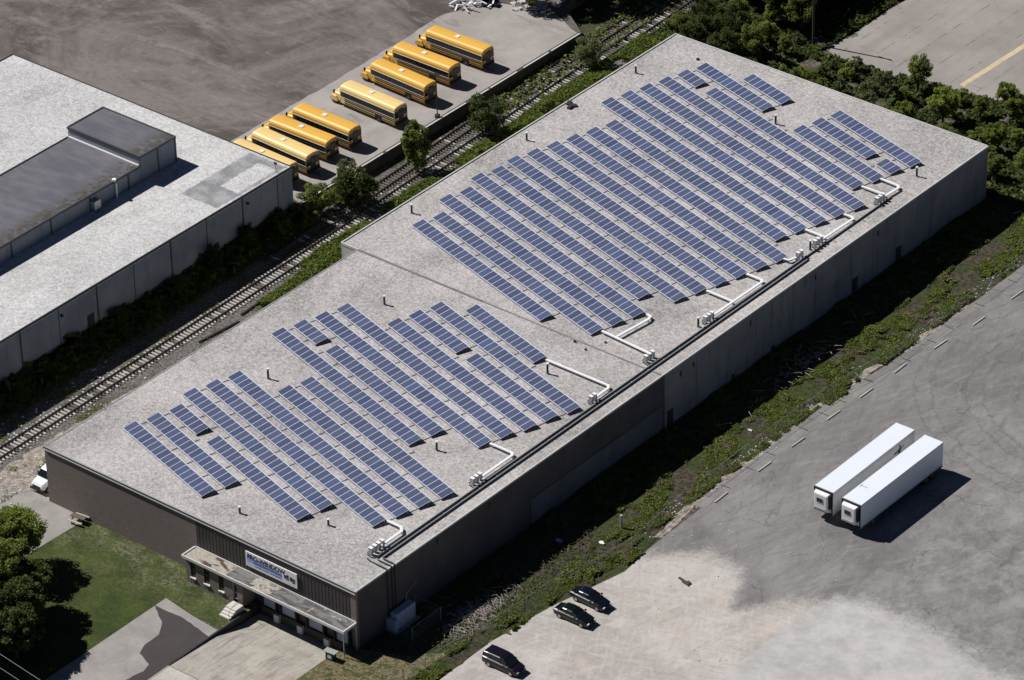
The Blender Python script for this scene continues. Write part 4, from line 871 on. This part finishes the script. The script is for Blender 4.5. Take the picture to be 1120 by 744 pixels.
# ------------------------------------------------------------------ white delivery truck beside the building
r = empty('delivery_truck', (-48.85, 1.3, .03), 0, 'white box truck nosing out behind the left end of the brick front', 'truck')
MB().box(-1.2, 1.15, 2.2, 8.0, .9, 3.6).build('cargo_box', M['trl'], r, bevel=.04)
cab = MB().loft([[(-w_, y_, .55), (w_, y_, .55), (w_, y_, z_-.15), (w_-.15, y_, z_), (-w_+.15, y_, z_), (-w_, y_, z_-.15)] for y_, w_, z_ in ((2.15, 1.0, 2.3), (1.1, 1.0, 2.28), (.75, .98, 2.1), (.15, .97, 1.45), (-.75, .9, 1.25), (-.95, .82, 1.0))])
cb_ = cab.build('cab', M['white_metal'], r)
MB().add([(-.88, .17, 1.50), (.88, .17, 1.50), (.84, .72, 2.13), (-.84, .72, 2.13)], [(0, 1, 2, 3)]).build('windshield', M['glass'], cb_).location = (0, -.03, .03)
MB().box(-.6, .6, -.99, -.93, .7, .98).build('grille', M['darkmetal'], cb_)
MB().box(-1.0, 1.0, -1.08, -.95, .42, .62).build('bumper', M['dark'], r)
for s in (-1, 1):
    MB().box(s*.72-.12, s*.72+.12, -.98, -.9, .75, .95).build('headlight', M['lamp'], cb_); MB().box(s*1.15-.08, s*1.15+.08, .5, .6, 1.4, 1.8).build('mirror', M['dark'], cb_)
    for y_ in (-.1, 6.2):
        wl = empty('wheel', (s*.92, y_, .4)); wl.parent = r; MB().cyl((0, 0, 0), .4, .26, 'X', 16).build('tyre', M['dark'], wl); MB().cyl((0, 0, 0), .22, .28, 'X', 10).build('rim', M['galv'], wl)

# picnic table
r = empty('picnic_table', (-41.0, -.95, .03), radians(8), 'small weathered picnic table on the drive against the brick wall', 'picnic table')
MB().box(-.95, .95, -.38, .38, .70, .75).build('tabletop', M['twig'], r)
for s in (-1, 1):
    MB().box(-.95, .95, s*.75-.14, s*.75+.14, .42, .46).build('bench', M['sunwood'], r)
    MB().box(s*.65-.04, s*.65+.04, -.8, .8, .36, .42).build('crossbeam', M['bark'], r)
    for q in (-1, 1): MB().tube([(s*.65, q*.62, 0), (s*.65, q*.22, .7)], .045, 5).build('leg', M['bark'], r)

# utility boxes and fenced enclosure by the east wall
r = empty('transformer_cabinet', (.85, 6.7, .02), 0, 'pale blue-grey electrical cabinet against the east wall near the front corner', 'electrical cabinet')
MB().box(-.55, .4, -1.6, 1.5, .1, 2.1).build('cabinet', M['boxpaint'], r, bevel=.05); MB().box(-.7, .55, -2.1, -1.62, .1, 1.5).build('end_cabinet', M['boxpaint'], r, bevel=.05)
for y_ in (-1.0, -.2, .6, 1.2): MB().box(.4, .43, y_-.02, y_+.02, .2, 2.0).build('door_seam', M['galv'], r)
MB().box(-.8, .8, -2.3, 1.8, 0, .1).build('plinth', M['concrete'], r)
MB().tube([(-.5, 1.0, 2.1), (-.6, 1.3, 3.0), (-.8, 3.2, 3.4)], .03, 5).build('cable', M['galv'], r)
def fence(pts, h, label, z=0, every=2.6, wires=(.3, .6, .9, 1.2, 1.5), post_r=.035, mat='galv', name='chain_link_fence', cat='fence'):
    r = empty(name, (pts[0][0], pts[0][1], z), 0, label, cat); o0 = Vector((pts[0][0], pts[0][1], 0))
    p0 = None
    b = MB()
    for a_, c_ in zip(pts[:-1], pts[1:]):
        a_, c_ = Vector(a_+(0,))-o0, Vector(c_+(0,))-o0; n = max(1, int((c_-a_).length/every))
        for k in range(n+1):
            p = a_.lerp(c_, k/n)
            if p0 is None: p0 = MB().tube([(0, 0, 0), (0, 0, h+.05)], post_r, 6).build('post', M[mat], r); q = p0
            else: q = p0.copy(); col.objects.link(q)
            q.location = p
        for zz in (h,): b.tube([a_+Vector((0, 0, zz)), c_+Vector((0, 0, zz))], .018, 5)
        for zz in wires:
            if zz < h: b.tube([a_+Vector((0, 0, zz)), c_+Vector((0, 0, zz))], .006, 4)
        ln = (c_-a_).length; d = (c_-a_).normalized(); k = 0.0
        while k < ln-h*.5 and len(b.f) < 9000:
            b.tube([a_+d*k, a_+d*(k+h*.5)+Vector((0, 0, h))], .0025, 3); b.tube([a_+d*(k+h*.5), a_+d*k+Vector((0, 0, h))], .0025, 3); k += .5
    b.build('mesh_panel', M[mat], r); return r
fence([(0.15, 4.5), (3.9, 4.5), (3.9, 9.3), (.15, 9.3)], 1.9, 'small chain-link enclosure around the electrical cabinet', post_r=.04)
fence([(6.3, -12), (7.6, -1.4), (9.0, 8), (9.6, 13.5), (9.9, 20.5), (11.2, 27), (11.9, 33), (11.0, 43)], 1.5, 'sagging chain-link fence through the weeds beside the parked cars')
fence([(11.2, 46), (11.0, 60), (11.3, 72), (12.4, 82), (12.7, 98), (12.8, 118)], 1.7, 'thin chain-link fence along the grey gutter strip', every=4.4)
o = MB().tube([(0, 0, 0), (0, 0, 1.9)], .16, 10).build('timber_post', M['sunwood']); o.location = (8.6, 35.2, 0); tag(o, 'short thick timber post standing in the roadside weeds', 'post')
# bin near the dock
r = empty('garbage_bin', (-2.1, -3.9, .0), .1, 'small green bin with pale lid beside the canopy post', 'bin')
r.location = (-1.1, -3.2, .02)
MB().box(-.5, .5, -.35, .35, 0, 1.0).build('body', M['greenbin'], r, bevel=.04); MB().box(-.75, .75, -.4, .4, 1.0, 1.08).build('lid', M['galv'], r); MB().box(-.2, .3, -.37, -.35, .3, .7).build('notice', M['white_metal'], r)

# ------------------------------------------------------------------ railway tracks
def catmull(pts, y):
    for i in range(len(pts)-1):
        if pts[i][0] <= y <= pts[i+1][0]:
            t_ = (y-pts[i][0])/(pts[i+1][0]-pts[i][0]); t_ = t_*t_*(3-2*t_)*.35+t_*.65
            return pts[i][1]+(pts[i+1][1]-pts[i][1])*t_
    return pts[-1][1]
def track(pts, y0, y1, near0, near1, label, nmax=100, pd=.22, far=400):
    r = empty('railway_track', (catmull(pts, y0), y0, 0), 0, label, 'railway track', 'railway tracks beside the warehouse'); ox = r.location.x
    for s in (-1, 1):
        path = []; y = y0
        while y <= y1: path.append((catmull(pts, y)+s*.75-ox, y-y0, .30)); y += 3
        b = MB(); rings = []
        for p_ in path: rings.append([(p_[0]-.09, p_[1], .16), (p_[0]+.09, p_[1], .16), (p_[0]+.055, p_[1], .37), (p_[0]-.055, p_[1], .37)])
        b.loft(rings).build('rail', M['rail'], r)
    s0 = MB().box(-1.3, 1.3, -.12, .12, .02, .17).build('sleeper', M['sleeper'], r); s1 = MB().box(-1.3, 1.3, -.12, .12, .02, .165).build('sleeper', M['sleeper_dark'], r)
    f0 = f1 = True; rest = MB(); y = y0+.3; cnt = 0
    rs = random.Random(int(y0)+3)
    while y < y1:
        dark = rs.random() < (pd if y < far else .6); jx, jr = rs.uniform(-.12, .12), rs.uniform(-.02, .02); x_ = catmull(pts, y)-ox+jx
        if near0 <= y <= near1 and cnt < nmax:
            if dark: o = s1 if f1 else s1.copy(); lk = not f1; f1 = False
            else: o = s0 if f0 else s0.copy(); lk = not f0; f0 = False
            if lk: col.objects.link(o)
            o.location = (x_, y-y0, 0); o.rotation_euler = (0, 0, jr); cnt += 1
        else: rest.box(x_-1.3, x_+1.3, y-y0-.12, y-y0+.12, .02, .165, 1 if dark else 0)
        y += .57
    tag(rest.build('sleepers', [M['sleeper'], M['sleeper_dark']], r), kind='stuff')
    return r
T1 = [(-40, -56.8), (0, -57.8), (30, -58.35), (64, -59.15), (78, -59.8), (95, -60.3), (120, -61.4), (160, -63.0), (200, -65)]
T2 = [(52, -61.1), (64, -61.9), (78, -62.7), (95, -63.6), (120, -64.6), (160, -66.3), (200, -68)]
track(T1, -30, 180, 1, 58.4, 'weathered railway track curving past the left side of the solar warehouse', far=66)
track(T2, 54, 180, 64, 121, 'second railway track close under the bus lot retaining wall', pd=.85)
# discarded rails and ties beside the track
for i, (x_, y_, a_, l_, lbl) in enumerate(((-55.6, 38.5, 84, 6.5, 'old dark rail lying beside the track, near one'), (-56.2, 45.5, 93, 5.0, 'old dark timber lying beside the track, middle one'), (-56.3, 53.0, 88, 5.5, 'old dark rail lying beside the track, far one'))):
    o = MB().box(-l_/2, l_/2, -.12, .12, 0, .22).build('discarded_rail', M['rail']); o.location = (x_, y_, .03); o.rotation_euler = (0, 0, radians(a_)); tag(o, lbl, 'scrap rail', 'discarded rails beside the track')

# ------------------------------------------------------------------ poles, wires
r = empty('street_lamp', (-66.9, 93.0, LOT), 0, 'thin dark lamp post on a concrete foot at the bus lot wall', 'street lamp')
MB().tube([(0, 0, .5), (0, 0, 6.5)], .07, 8, r2=.05).build('post', M['darkmetal'], r); MB().box(-.25, .25, -.25, .25, 0, .55).build('foot', M['lotwall'], r); MB().box(-.2, .5, -.12, .12, 6.45, 6.6).build('lamp_head', M['darkmetal'], r)
r = empty('utility_pole', (-41.2, 140.6, 0), 0, 'tall dark utility pole in the bushes behind the warehouse', 'utility pole')
MB().tube([(0, 0, 0), (0, 0, 13)], .17, 8, r2=.12).build('pole', M['bark'], r); MB().box(-1.2, 1.2, -.06, .06, 12.0, 12.15).build('crossarm', M['bark'], r)

SCR = (20.4, 31.4, .02)
b = MB()
WA, WB = Vector((-60, -28.6, 9.4)), Vector((40, -39.0, 9.4))
for k, x_ in ((0, WA), (1, WB)):
    pr_ = empty('utility_pole', (x_.x, x_.y, 0), 0, 'wooden pole carrying the two wires at the lower left, %s end' % ('far' if k == 0 else 'near'), 'utility pole')
    MB().tube([(0, 0, 0), (0, 0, 10.2)], .15, 8, r2=.11).build('pole', M['bark'], pr_); MB().box(-.06, .06, -1.9, 1.3, 9.85, 10.0).build('crossarm', M['bark'], pr_)
for off, nm in ((Vector((0, 0, 0)), 'upper'), (Vector((0, -1.55, 0)), 'lower')):
    pts_ = [WA.lerp(WB, k/16)+off+Vector((0, 0, -1.1*(1-(k/8-1)**2)+.6)) for k in range(17)]
    tag(MB().tube(pts_, .022, 5).build('power_line', M['galv']), '%s of the two thin wires crossing the lower left corner' % nm, 'wire')
o = MB().box(-.9, .2, -.12, .12, 0, .15).box(-.1, 1.0, -.3, -.1, 0, .12).box(.3, .8, -.2, .3, .02, .2).build('wood_scrap', M['bark']); tag(o, 'small dark wood scrap lying alone on the pale gravel', 'scrap')
o.location = SCR; o.rotation_euler = (0, 0, -.2)
# ------------------------------------------------------------------ vegetation
def leaf(b, p, s, r, up=.9, mi=0):
    n = Vector((r.uniform(-1, 1), r.uniform(-1, 1), r.uniform(-1+up, 1+up))).normalized()
    a = Vector((r.uniform(-1, 1), r.uniform(-1, 1), r.uniform(-1, 1))); e1 = n.cross(a).normalized()*s; e2 = n.cross(e1).normalized()*s*r.uniform(.5, .9)
    o = len(b.v); b.v += [tuple(p-e1), tuple(p-e2*.9), tuple(p+e1), tuple(p+e2*.9)]; b.f.append((o, o+1, o+2, o+3)); b.mi.append(mi)
def crown(b, c, rad, n, s, r, clumps=28, flat=.0, cr=.34):
    cs = []
    for k in range(clumps):
        while True:
            q = Vector((r.uniform(-1, 1), r.uniform(-1, 1), r.uniform(-1, 1)))
            if .30 < q.length < 1: break
        cs.append((Vector((c[0]+q.x*rad[0]*.85, c[1]+q.y*rad[1]*.85, c[2]+q.z*rad[2]*.85)), r.uniform(.6, 1.25)))
    for k in range(n):
        cc, sz = cs[int(r.random()*len(cs))]
        q = Vector((r.gauss(0, 1), r.gauss(0, 1), r.gauss(0, 1))).normalized()*(r.random()**.4)*sz*cr
        p = cc+Vector((q.x*rad[0], q.y*rad[1], q.z*rad[2]*.8))
        if p.z < .1: p.z = .1+r.random()*.3
        leaf(b, p, s*r.uniform(.6, 1.3), r)
    return cs
def make_tree(h, rx, seed, mat, n=3200, s=.13, trunk_h=None, sparse=False, name='tree', clumps=46, bare=0.0, columnar=False):
    r = random.Random(seed); root = empty(name); n = int(n*1.9)
    th = trunk_h if trunk_h else h*.3
    b = MB(); cs = crown(b, (0, 0, th+(h-th)*.5), (rx, rx*r.uniform(.85, 1.1), (h-th)*.55), n, s, r, clumps, cr=(.26 if not sparse else .20)*(46/clumps)**.33)
    b.build('crown', mat, root)
    t_ = MB(); t_.tube([(0, 0, 0), (r.uniform(-.1, .1), r.uniform(-.1, .1), th), (r.uniform(-.3, .3), r.uniform(-.3, .3), h*.8)], .10+h*.018, 7, r2=.04)
    for cc, sz in cs[::2]:
        st_ = Vector((0, 0, th*r.uniform(.6, 1.3))); t_.tube([st_, st_.lerp(cc, .5)+Vector((0, 0, -.1*h*r.random())), cc], .055+.008*h*.5, 5, r2=.02)
    t_.build('trunk', M['bark'] if not sparse else M['twig'], root)
    return root
def make_bush(h, rx, seed, mat, n=1500, s=.11, name='bush', clumps=30):
    n = int(n*1.9); r = random.Random(seed); root = empty(name)
    b = MB(); cs = crown(b, (0, 0, h*.48), (rx, rx*r.uniform(.8, 1.15), h*.52), n, s, r, clumps, cr=.26); b.build('foliage', mat, root)
    t_ = MB()
    for cc, sz in cs: t_.tube([(r.uniform(-.2, .2), r.uniform(-.2, .2), 0), cc*.5+Vector((0, 0, .05)), cc], .035, 4, r2=.012)
    t_.build('stems', M['bark'], root)
    return root
TP = [make_tree(6.5, 2.6, 1, M['leaf'], 4200), make_tree(7.5, 2.9, 2, M['leaf_dark'], 4600), make_tree(5.6, 2.3, 3, M['leaf_bright'], 3600), make_tree(6.0, 2.4, 4, M['leaf_dull'], 3000, sparse=True), make_tree(8.5, 3.3, 5, M['leaf_dark'], 5200, clumps=44), make_tree(6.8, 2.7, 6, M['leaf'], 4200)]
TL = ['mid green leafy tree in the belt behind the warehouse', 'dark green tree in the belt behind the warehouse', 'bright yellow-green tree in the belt behind the warehouse', 'thin grey-green half bare tree in the belt behind the warehouse', 'large dark shadowed tree in the belt behind the warehouse', 'broad mid green tree in the belt behind the warehouse']
BP = [make_bush(2.6, 1.7, 11, M['leaf']), make_bush(2.2, 1.6, 12, M['leaf_dark']), make_bush(2.4, 1.6, 13, M['leaf_bright']), make_bush(1.9, 1.5, 14, M['leaf_dull'], 1000)]
BLb = ['mid green bush among the undergrowth behind the warehouse', 'dark green bush among the undergrowth behind the warehouse', 'bright green bush among the undergrowth behind the warehouse', 'dull grey-green bush among the undergrowth behind the warehouse']
firstT = {}
def put(protos, i, loc, s_, rz, label, cat, group):
    p = protos[i]; key = p.name
    if key in firstT: o = dup(p)
    else: o = p; firstT[key] = 1
    o.location = loc; o.scale = (s_, s_, s_*rnd.uniform(.9, 1.12)); o.rotation_euler = (0, 0, rz); tag(o, label, cat, group); return o
GRP = 'trees in the belt behind the warehouse'; GRB = 'bushes in the undergrowth behind the warehouse'
rt = random.Random(21)
def scat(n, xr, yr, mind, ok=lambda x, y: True, tries=4000):
    out = []
    for _ in range(tries):
        if len(out) >= n: break
        x_, y_ = rt.uniform(*xr), rt.uniform(*yr)
        if ok(x_, y_) and all((x_-a)**2+(y_-b_)**2 > mind*mind for a, b_ in out): out.append((x_, y_))
    return out
# near belt, x from the tracks to the pad
def okb(x_, y_):
    if -67 < x_ < -57.0 and not (y_ > 128 and x_ < -99): return False
    if x_ > -41 and y_ > 136.3+(x_+40)*.15: return False
    if -47 < x_ < -38 and y_ > 143: return False
    return True
for (x_, y_) in scat(56, (-57, 9), (124, 143), 2.9, okb):
    if x_ > -27: i = rt.choice([0, 5, 2, 0, 3, 2, 2]); s_ = rt.choice([.45, .6, .7, .85])*rt.uniform(.9, 1.15)
    elif x_ > -44: i = rt.choice([3, 3, 0, 3]); s_ = rt.uniform(.28, .5)
    else: i = rt.choice([0, 2, 5, 1, 2]); s_ = rt.uniform(.6, .95)
    put(TP, i, (x_, y_, 0), s_, rt.uniform(0, 6.3), TL[i], 'tree', GRP)
for (x_, y_) in scat(46, (-57, -45), (143, 166), 2.6)+scat(14, (-78, -66.5), (124, 150), 2.8):
    i = rt.choice([1, 4, 4, 1, 0]); put(TP, i, (x_, y_, 0), rt.uniform(.75, 1.05), rt.uniform(0, 6.3), TL[i], 'tree', GRP)
for (x_, y_) in scat(56, (-56, 11), (122.2, 141), 1.7, okb):
    i = rt.choice([0, 1, 2, 3, 3] if x_ < -27 else [0, 2, 2, 3]); put(BP, i, (x_, y_, 0), rt.uniform(.5, .95), rt.uniform(0, 6.3), BLb[i], 'bush', GRB)
def screen_x(o):
    d = o.location-Vector((261.465, -284.425, 282.163)); return d.dot(Rt)/d.dot(Fw)
TENS = ['', '', 'twenty', 'thirty', 'forty']
def ordinal(n):
    if n <= 20: return ow[n]
    if n % 10 == 0: return {30: 'thirtieth', 40: 'fortieth'}[n]
    return TENS[n//10]+'-'+ow[n % 10]
byl = {}
for o in list(col.objects):
    if o.get('group') in (GRP, GRB): byl.setdefault(o['label'], []).append(o)
for lbl, os_ in byl.items():
    for i, o in enumerate(sorted(os_, key=screen_x)): o['label'] = '%s %s from the left, %s' % (ordinal(i+1), lbl.split(' in the ')[0].split(' among ')[0], 'behind the warehouse')
# named plants along the railway
def single(o, loc, s_, label, cat): o.location = loc; o.scale = (s_,)*3; tag(o, label, cat)
single(make_tree(5.6, 1.7, 31, M['leaf'], 3600, .14, 0.5), (-61.6, 82.6, 0), 1.3, 'grey-green upright tree between the two tracks near the lamp post', 'tree')
single(make_tree(4.2, 2.6, 32, M['leaf_dark'], 3600, .14, .4), (-62.2, 71.4, 0), 1.3, 'round dark bushy tree by the tracks below the orange buses', 'tree')
single(make_bush(3.6, 2.2, 33, M['leaf'], 2600), (-64.6, 67.0, 0), 1.25, 'light green bush at the corner of the grey warehouse', 'bush')
single(make_tree(3.8, 1.5, 34, M['leaf_dull'], 500, .12, 1.0, True), (-65.9, 74.0, 0.6), 1, 'bare brownish sapling on the bus lot edge', 'tree')
single(make_tree(5.2, 2.3, 35, M['leaf_dark'], 3800, .12, .5), (-60.0, 95.2, 0), 1.25, 'dark green tree beside the track level with the far buses', 'tree')
single(make_tree(4.6, 2.6, 36, M['leaf_dull'], 3800, .12, .3), (-61.0, 117.6, 0), 1, 'round olive green tree standing on the far tracks', 'tree')
single(make_bush(2.4, 1.6, 37, M['leaf'], 1500), (-57.2, 91.0, 0), 1, 'green bush between the track and the warehouse, beside the dark tree', 'bush')
single(make_bush(2.2, 1.5, 38, M['leaf'], 1500), (-64.2, 70.6, 0), 1.1, 'green bush left of the round dark tree below the bus lot', 'bush')
single(make_bush(2.6, 1.8, 39, M['leaf'], 1800), (-57.6, 104.5, 0), 1.1, 'bright green bush against the far left side of the warehouse', 'bush')
# dark growth against the grey warehouse
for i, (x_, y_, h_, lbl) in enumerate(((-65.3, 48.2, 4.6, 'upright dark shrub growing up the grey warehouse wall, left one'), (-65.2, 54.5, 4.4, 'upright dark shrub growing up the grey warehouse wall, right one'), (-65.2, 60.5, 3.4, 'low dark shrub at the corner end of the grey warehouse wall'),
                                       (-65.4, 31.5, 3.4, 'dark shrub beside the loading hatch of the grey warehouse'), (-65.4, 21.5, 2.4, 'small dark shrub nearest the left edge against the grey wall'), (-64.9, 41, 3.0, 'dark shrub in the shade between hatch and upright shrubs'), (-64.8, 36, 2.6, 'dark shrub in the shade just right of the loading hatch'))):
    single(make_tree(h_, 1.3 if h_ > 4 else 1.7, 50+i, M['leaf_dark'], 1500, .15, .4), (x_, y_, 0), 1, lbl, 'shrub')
def pos_h(r):
    y_ = r.uniform(-14, 64); d = r.random()**1.6
    if noise.noise(Vector((y_*.22, 3, 9))) < -.25 and r.random() < .7: return None
    return (-66.1+d*3.1, y_, 1.15*(1.15-d)+.9*max(0, noise.noise(Vector((y_*.35, d*2, 2)))))
HEDGE = pos_h
# trees at the lower left
SW = [(-40.2, -12.8, 8.2, 4.6, 'leaf_bright', 'sunlit green tree at the left edge in front of the drive'), (-35.5, -19.5, 10, 4.5, 'leaf', 'dark tree over the lawn in the lower left corner'), (-43.5, -21.5, 11, 4.8, 'leaf_dark', 'large dark tree behind the lower left corner'), (-33.5, -27.5, 9.5, 4.2, 'leaf_dark', 'dark tree at the bottom edge of the lower left corner'),
      (-30.5, -21.5, 8.0, 4.0, 'leaf_dark', 'dark tree whose shadow reaches the front walk'), (-37.5, -26.5, 9.0, 4.2, 'leaf_dark', 'dark tree between the others at the lower left edge'), (-49, -17.5, 9.0, 4.2, 'leaf_dark', 'dark tree just beyond the sunlit one at the left edge'),
      (-32.8, -17.6, 7.0, 3.6, 'leaf_dark', 'low dark tree reaching farthest over the lawn from the lower left'), (-28.2, -23.8, 7.0, 3.4, 'leaf_dark', 'low dark tree leaning over the edge of the front walk')]
for i, (x_, y_, h_, rx, mk, lbl) in enumerate(SW): single(make_tree(h_, rx, 70+i, M[mk], 14000, .13, h_*.22, clumps=170), (x_, y_, 0), 1, lbl, 'tree')

# grasses and weeds as ground cover
def tufts(name, n, pos, mat, s=(.15, .4), seed=1, z=0.03, label=None):
    r = random.Random(seed); b = MB(); k = 0
    while k < n:
        p = pos(r)
        if p is None: continue
        k += 1; hh = r.uniform(*s)*(p[2] if len(p) > 2 else 1)
        for q in range(3):
            c_ = Vector((p[0]+r.gauss(0, .12), p[1]+r.gauss(0, .12), z+hh*r.uniform(.3, 1)+(p[3] if len(p) > 3 else 0))); leaf(b, c_, hh*r.uniform(.35, .7), r, 1.1)
    o = b.build(name, mat); tag(o, label, 'weeds', None, 'stuff'); return o
def pos_e(r):
    y_ = r.uniform(-14, 132); xm = 10.2 if y_ < 12 else (11.2 if y_ < 22 else (13.4 if y_ < 33 else (11.6 if y_ < 70 else 12.2)))
    x_ = xm*(1-r.random()**1.4); v = noise.noise(Vector((x_*.35, y_*.16, 3)))+.5*noise.noise(Vector((x_*.9, y_*.9, 8)))
    if v < -.02 or (y_ < 5 and x_ < 8.0): return None
    if y_ < 31 and x_ < 8.2 and r.random() < .93: return None
    return (x_, y_, .7+1.3*max(0, noise.noise(Vector((x_*.4, y_*.4, 20)))+.3))
tufts('weeds', 85000, pos_e, M['weed'], (.09, .24), 3, label='rough green weeds filling the strip between warehouse and parking lot')
def pos_w(r):
    y_ = r.uniform(46, 128)
    if y_ < 56: x_ = r.uniform(-56.0, -52.0)
    else: x_ = r.uniform(-58.3-(y_-64)*.034, -54.5)
    n_ = noise.noise(Vector((x_*.3, y_*.16, 5)))
    if n_ < -.30: return None
    return (x_, y_, 1.0, max(0, .55+1.1*n_)*r.random())
tufts('grass_verge', 50000, pos_w, M['grassb'], (.14, .34), 4, label='lush green grass along the left side of the warehouse')
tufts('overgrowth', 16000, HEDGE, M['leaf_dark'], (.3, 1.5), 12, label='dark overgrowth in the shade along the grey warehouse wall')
def pos_w2(r):
    y_ = r.uniform(-12, 66); x_ = r.uniform(-64.5, -50.5)
    if -59.4 < x_ < -56.3 and r.random() < .9: return None
    if noise.noise(Vector((x_*.35, y_*.25, 15)))+.4*noise.noise(Vector((x_*1.2, y_*1.2, 8))) < .16: return None
    return (x_, y_, .7)
tufts('track_weeds', 5000, pos_w2, M['weed'], (.12, .3), 5, label='patchy low weeds beside the near railway track')
def pos_n(r):
    x_, y_ = r.uniform(-60, 12), r.uniform(121.5, 172)
    if x_ > -39 and y_ > 139+(x_+38)*.12: return None
    if x_ > -46 and y_ < 145 and noise.noise(Vector((x_*.3, y_*.3, 40))) < -.12: return None
    return (x_, y_, 1.0)
tufts('undergrowth', 30000, pos_n, M['under'], (.25, .6), 6, label='dark green undergrowth and grass behind the warehouse')
def pos_w3(r):
    x_, y_ = r.uniform(-67, -62), r.uniform(98, 160)
    if r.random() < .5: return None
    return (x_, y_, 1.2)
tufts('trackside_weeds', 1100, pos_w3, M['weed'], (.2, .5), 9, label='green weeds at the foot of the bus lot wall')

# brush, branches, litter
def branches(name, n, pos, label, L_=(.6, 2.2), mat='sunwood', seed=1, rad=.035):
    r = random.Random(seed); b = MB()
    for _ in range(n):
        x_, y_ = pos(r); a_ = r.uniform(0, 6.3); l_ = r.uniform(*L_); z0 = r.uniform(.05, .45); d = Vector((cos(a_), sin(a_), r.uniform(-.2, .3)))*l_
        p = Vector((x_, y_, z0)); b.tube([p, p+d*.5+Vector((0, 0, r.uniform(-.05, .12))), p+d], rad*r.uniform(.6, 1.4), 4, r2=rad*.5)
    o = b.build(name, M[mat]); tag(o, label, 'branches', None, 'stuff'); return o
branches('brush_pile', 520, lambda r: (r.gauss(6.4, .9), r.gauss(12.5, 2.4)), 'heap of pale cut branches by the fenced enclosure', (.4, 1.3), seed=2, rad=.03)
branches('brush', 420, lambda r: (r.gauss(7.2, 1.3), r.uniform(14, 33)), 'scattered brown brush along the foot of the weeds', (.3, 1.1), mat='twig', seed=3)
branches('brush', 90, lambda r: (r.gauss(4.6, .8), r.gauss(74, 6)), 'dead branches lying in the shade of the right wall', seed=4)
branches('driftwood', 60, lambda r: (r.gauss(6.5, 1.0), r.gauss(126, 2.2)), 'pale fallen branches by the far right corner of the warehouse', (1, 3.5), seed=5, rad=.06)
branches('brush', 120, lambda r: (r.gauss(-34, 5), r.gauss(128, 3)), 'bare dead branches among the trees behind the warehouse', (1, 3), 'twig', seed=6, rad=.05)
# rubble and litter (stones nobody could count)
def stones(name, n, pos, label, mat, s=(.05, .17), seed=1):
    r = random.Random(seed); b = MB()
    for _ in range(n):
        q = pos(r)
        if q is None: continue
        x_, y_ = q[:2]; z0 = q[2] if len(q) > 2 else .02; e = r.uniform(*s)
        b.box(-e*r.uniform(.4, .9), e*r.uniform(.4, .9), -e*.6, e*r.uniform(.4, .9), 0, e*r.uniform(.3, .8), 0, Matrix.Translation((x_, y_, z0)) @ Matrix.Rotation(r.uniform(0, 3), 4, 'Z') @ Matrix.Rotation(r.uniform(-.3, .3), 4, 'X'))
    o = b.build(name, mat); tag(o, label, 'rubble', None, 'stuff'); return o
def pos_s(r):
    y_ = r.uniform(34, 118); return ((11.6 if y_ < 74 else 12.2)+r.gauss(-.4, .7), y_)
stones('rubble', 520, pos_s, 'pale rubble along the edge of the gutter strip', M['slab'], (.04, .14), seed=3)
stones('rubble', 400, lambda r: (r.uniform(-62.5, -48), r.uniform(-10, 26)), 'loose pale stones beside the near railway track', M['paleblock'], (.05, .2), 4)
stones('lot_grit', 160, lambda r: (r.uniform(13.5, 34), r.uniform(5, 50)), 'small pale grit lying on the parking lot', M['paleblock'], (.04, .11), 5)
# debris by the bus lot
r_ = empty('junk_heap', (-83.6, 119.6, LOT), .6, 'tangled heap of white scrap at the far edge of the bus lot', 'junk heap')
b = MB(); rr = random.Random(5)
for k in range(30): b.box(-rr.uniform(.2, .9), rr.uniform(.2, .9), -.1, .12, 0, .1, 0, Matrix.Translation((rr.gauss(0, 1.3), rr.gauss(0, .8), rr.uniform(.05, .7))) @ Matrix.Rotation(rr.uniform(0, 3), 4, 'Z') @ Matrix.Rotation(rr.uniform(-.5, .5), 4, 'Y'))
b.build('white_scrap', M['white_metal'], r_)
b = MB()
for k in range(8): b.box(-.5, .5, -.4, .4, 0, .5, 0, Matrix.Translation((rr.gauss(2.6, .6), rr.gauss(.1, .5), 0)) @ Matrix.Rotation(rr.uniform(0, 3), 4, 'Z'))
b.build('dark_scrap', M['car_blue'], r_)
stones('rubble_heap', 120, lambda r: (r.gauss(-76.5, 1.3), r.gauss(125.2, .9), LOT), 'grey broken concrete at the far corner of the bus lot', M['paleblock'], (.15, .5), 8)
# litter items
for (x_, y_, s_, mk, lbl) in ((4.6, 29.0, .55, 'bluetarp', 'pale blue plastic sheet lying in the shade by the wall'), (8.6, 31.6, .5, 'white_metal', 'white rag lying at the edge of the brush'), (5.2, 9.3, .28, 'white_metal', 'small round white object in front of the brush heap'),
                             (8.2, 60.0, .35, 'paleblock', 'pale block lying in the weeds level with the trailers')):
    bb = MB(); rr = random.Random(int(x_*10)); ring = []
    for k in range(9): a_ = k*2*pi/9; q = s_*rr.uniform(.6, 1.1); ring.append((cos(a_)*q, sin(a_)*q*.6))
    bb.prism(ring, 0, s_*.35); o = bb.build('litter', M[mk], bevel=.03); o.location = (x_, y_, .06); tag(o, lbl, 'litter')
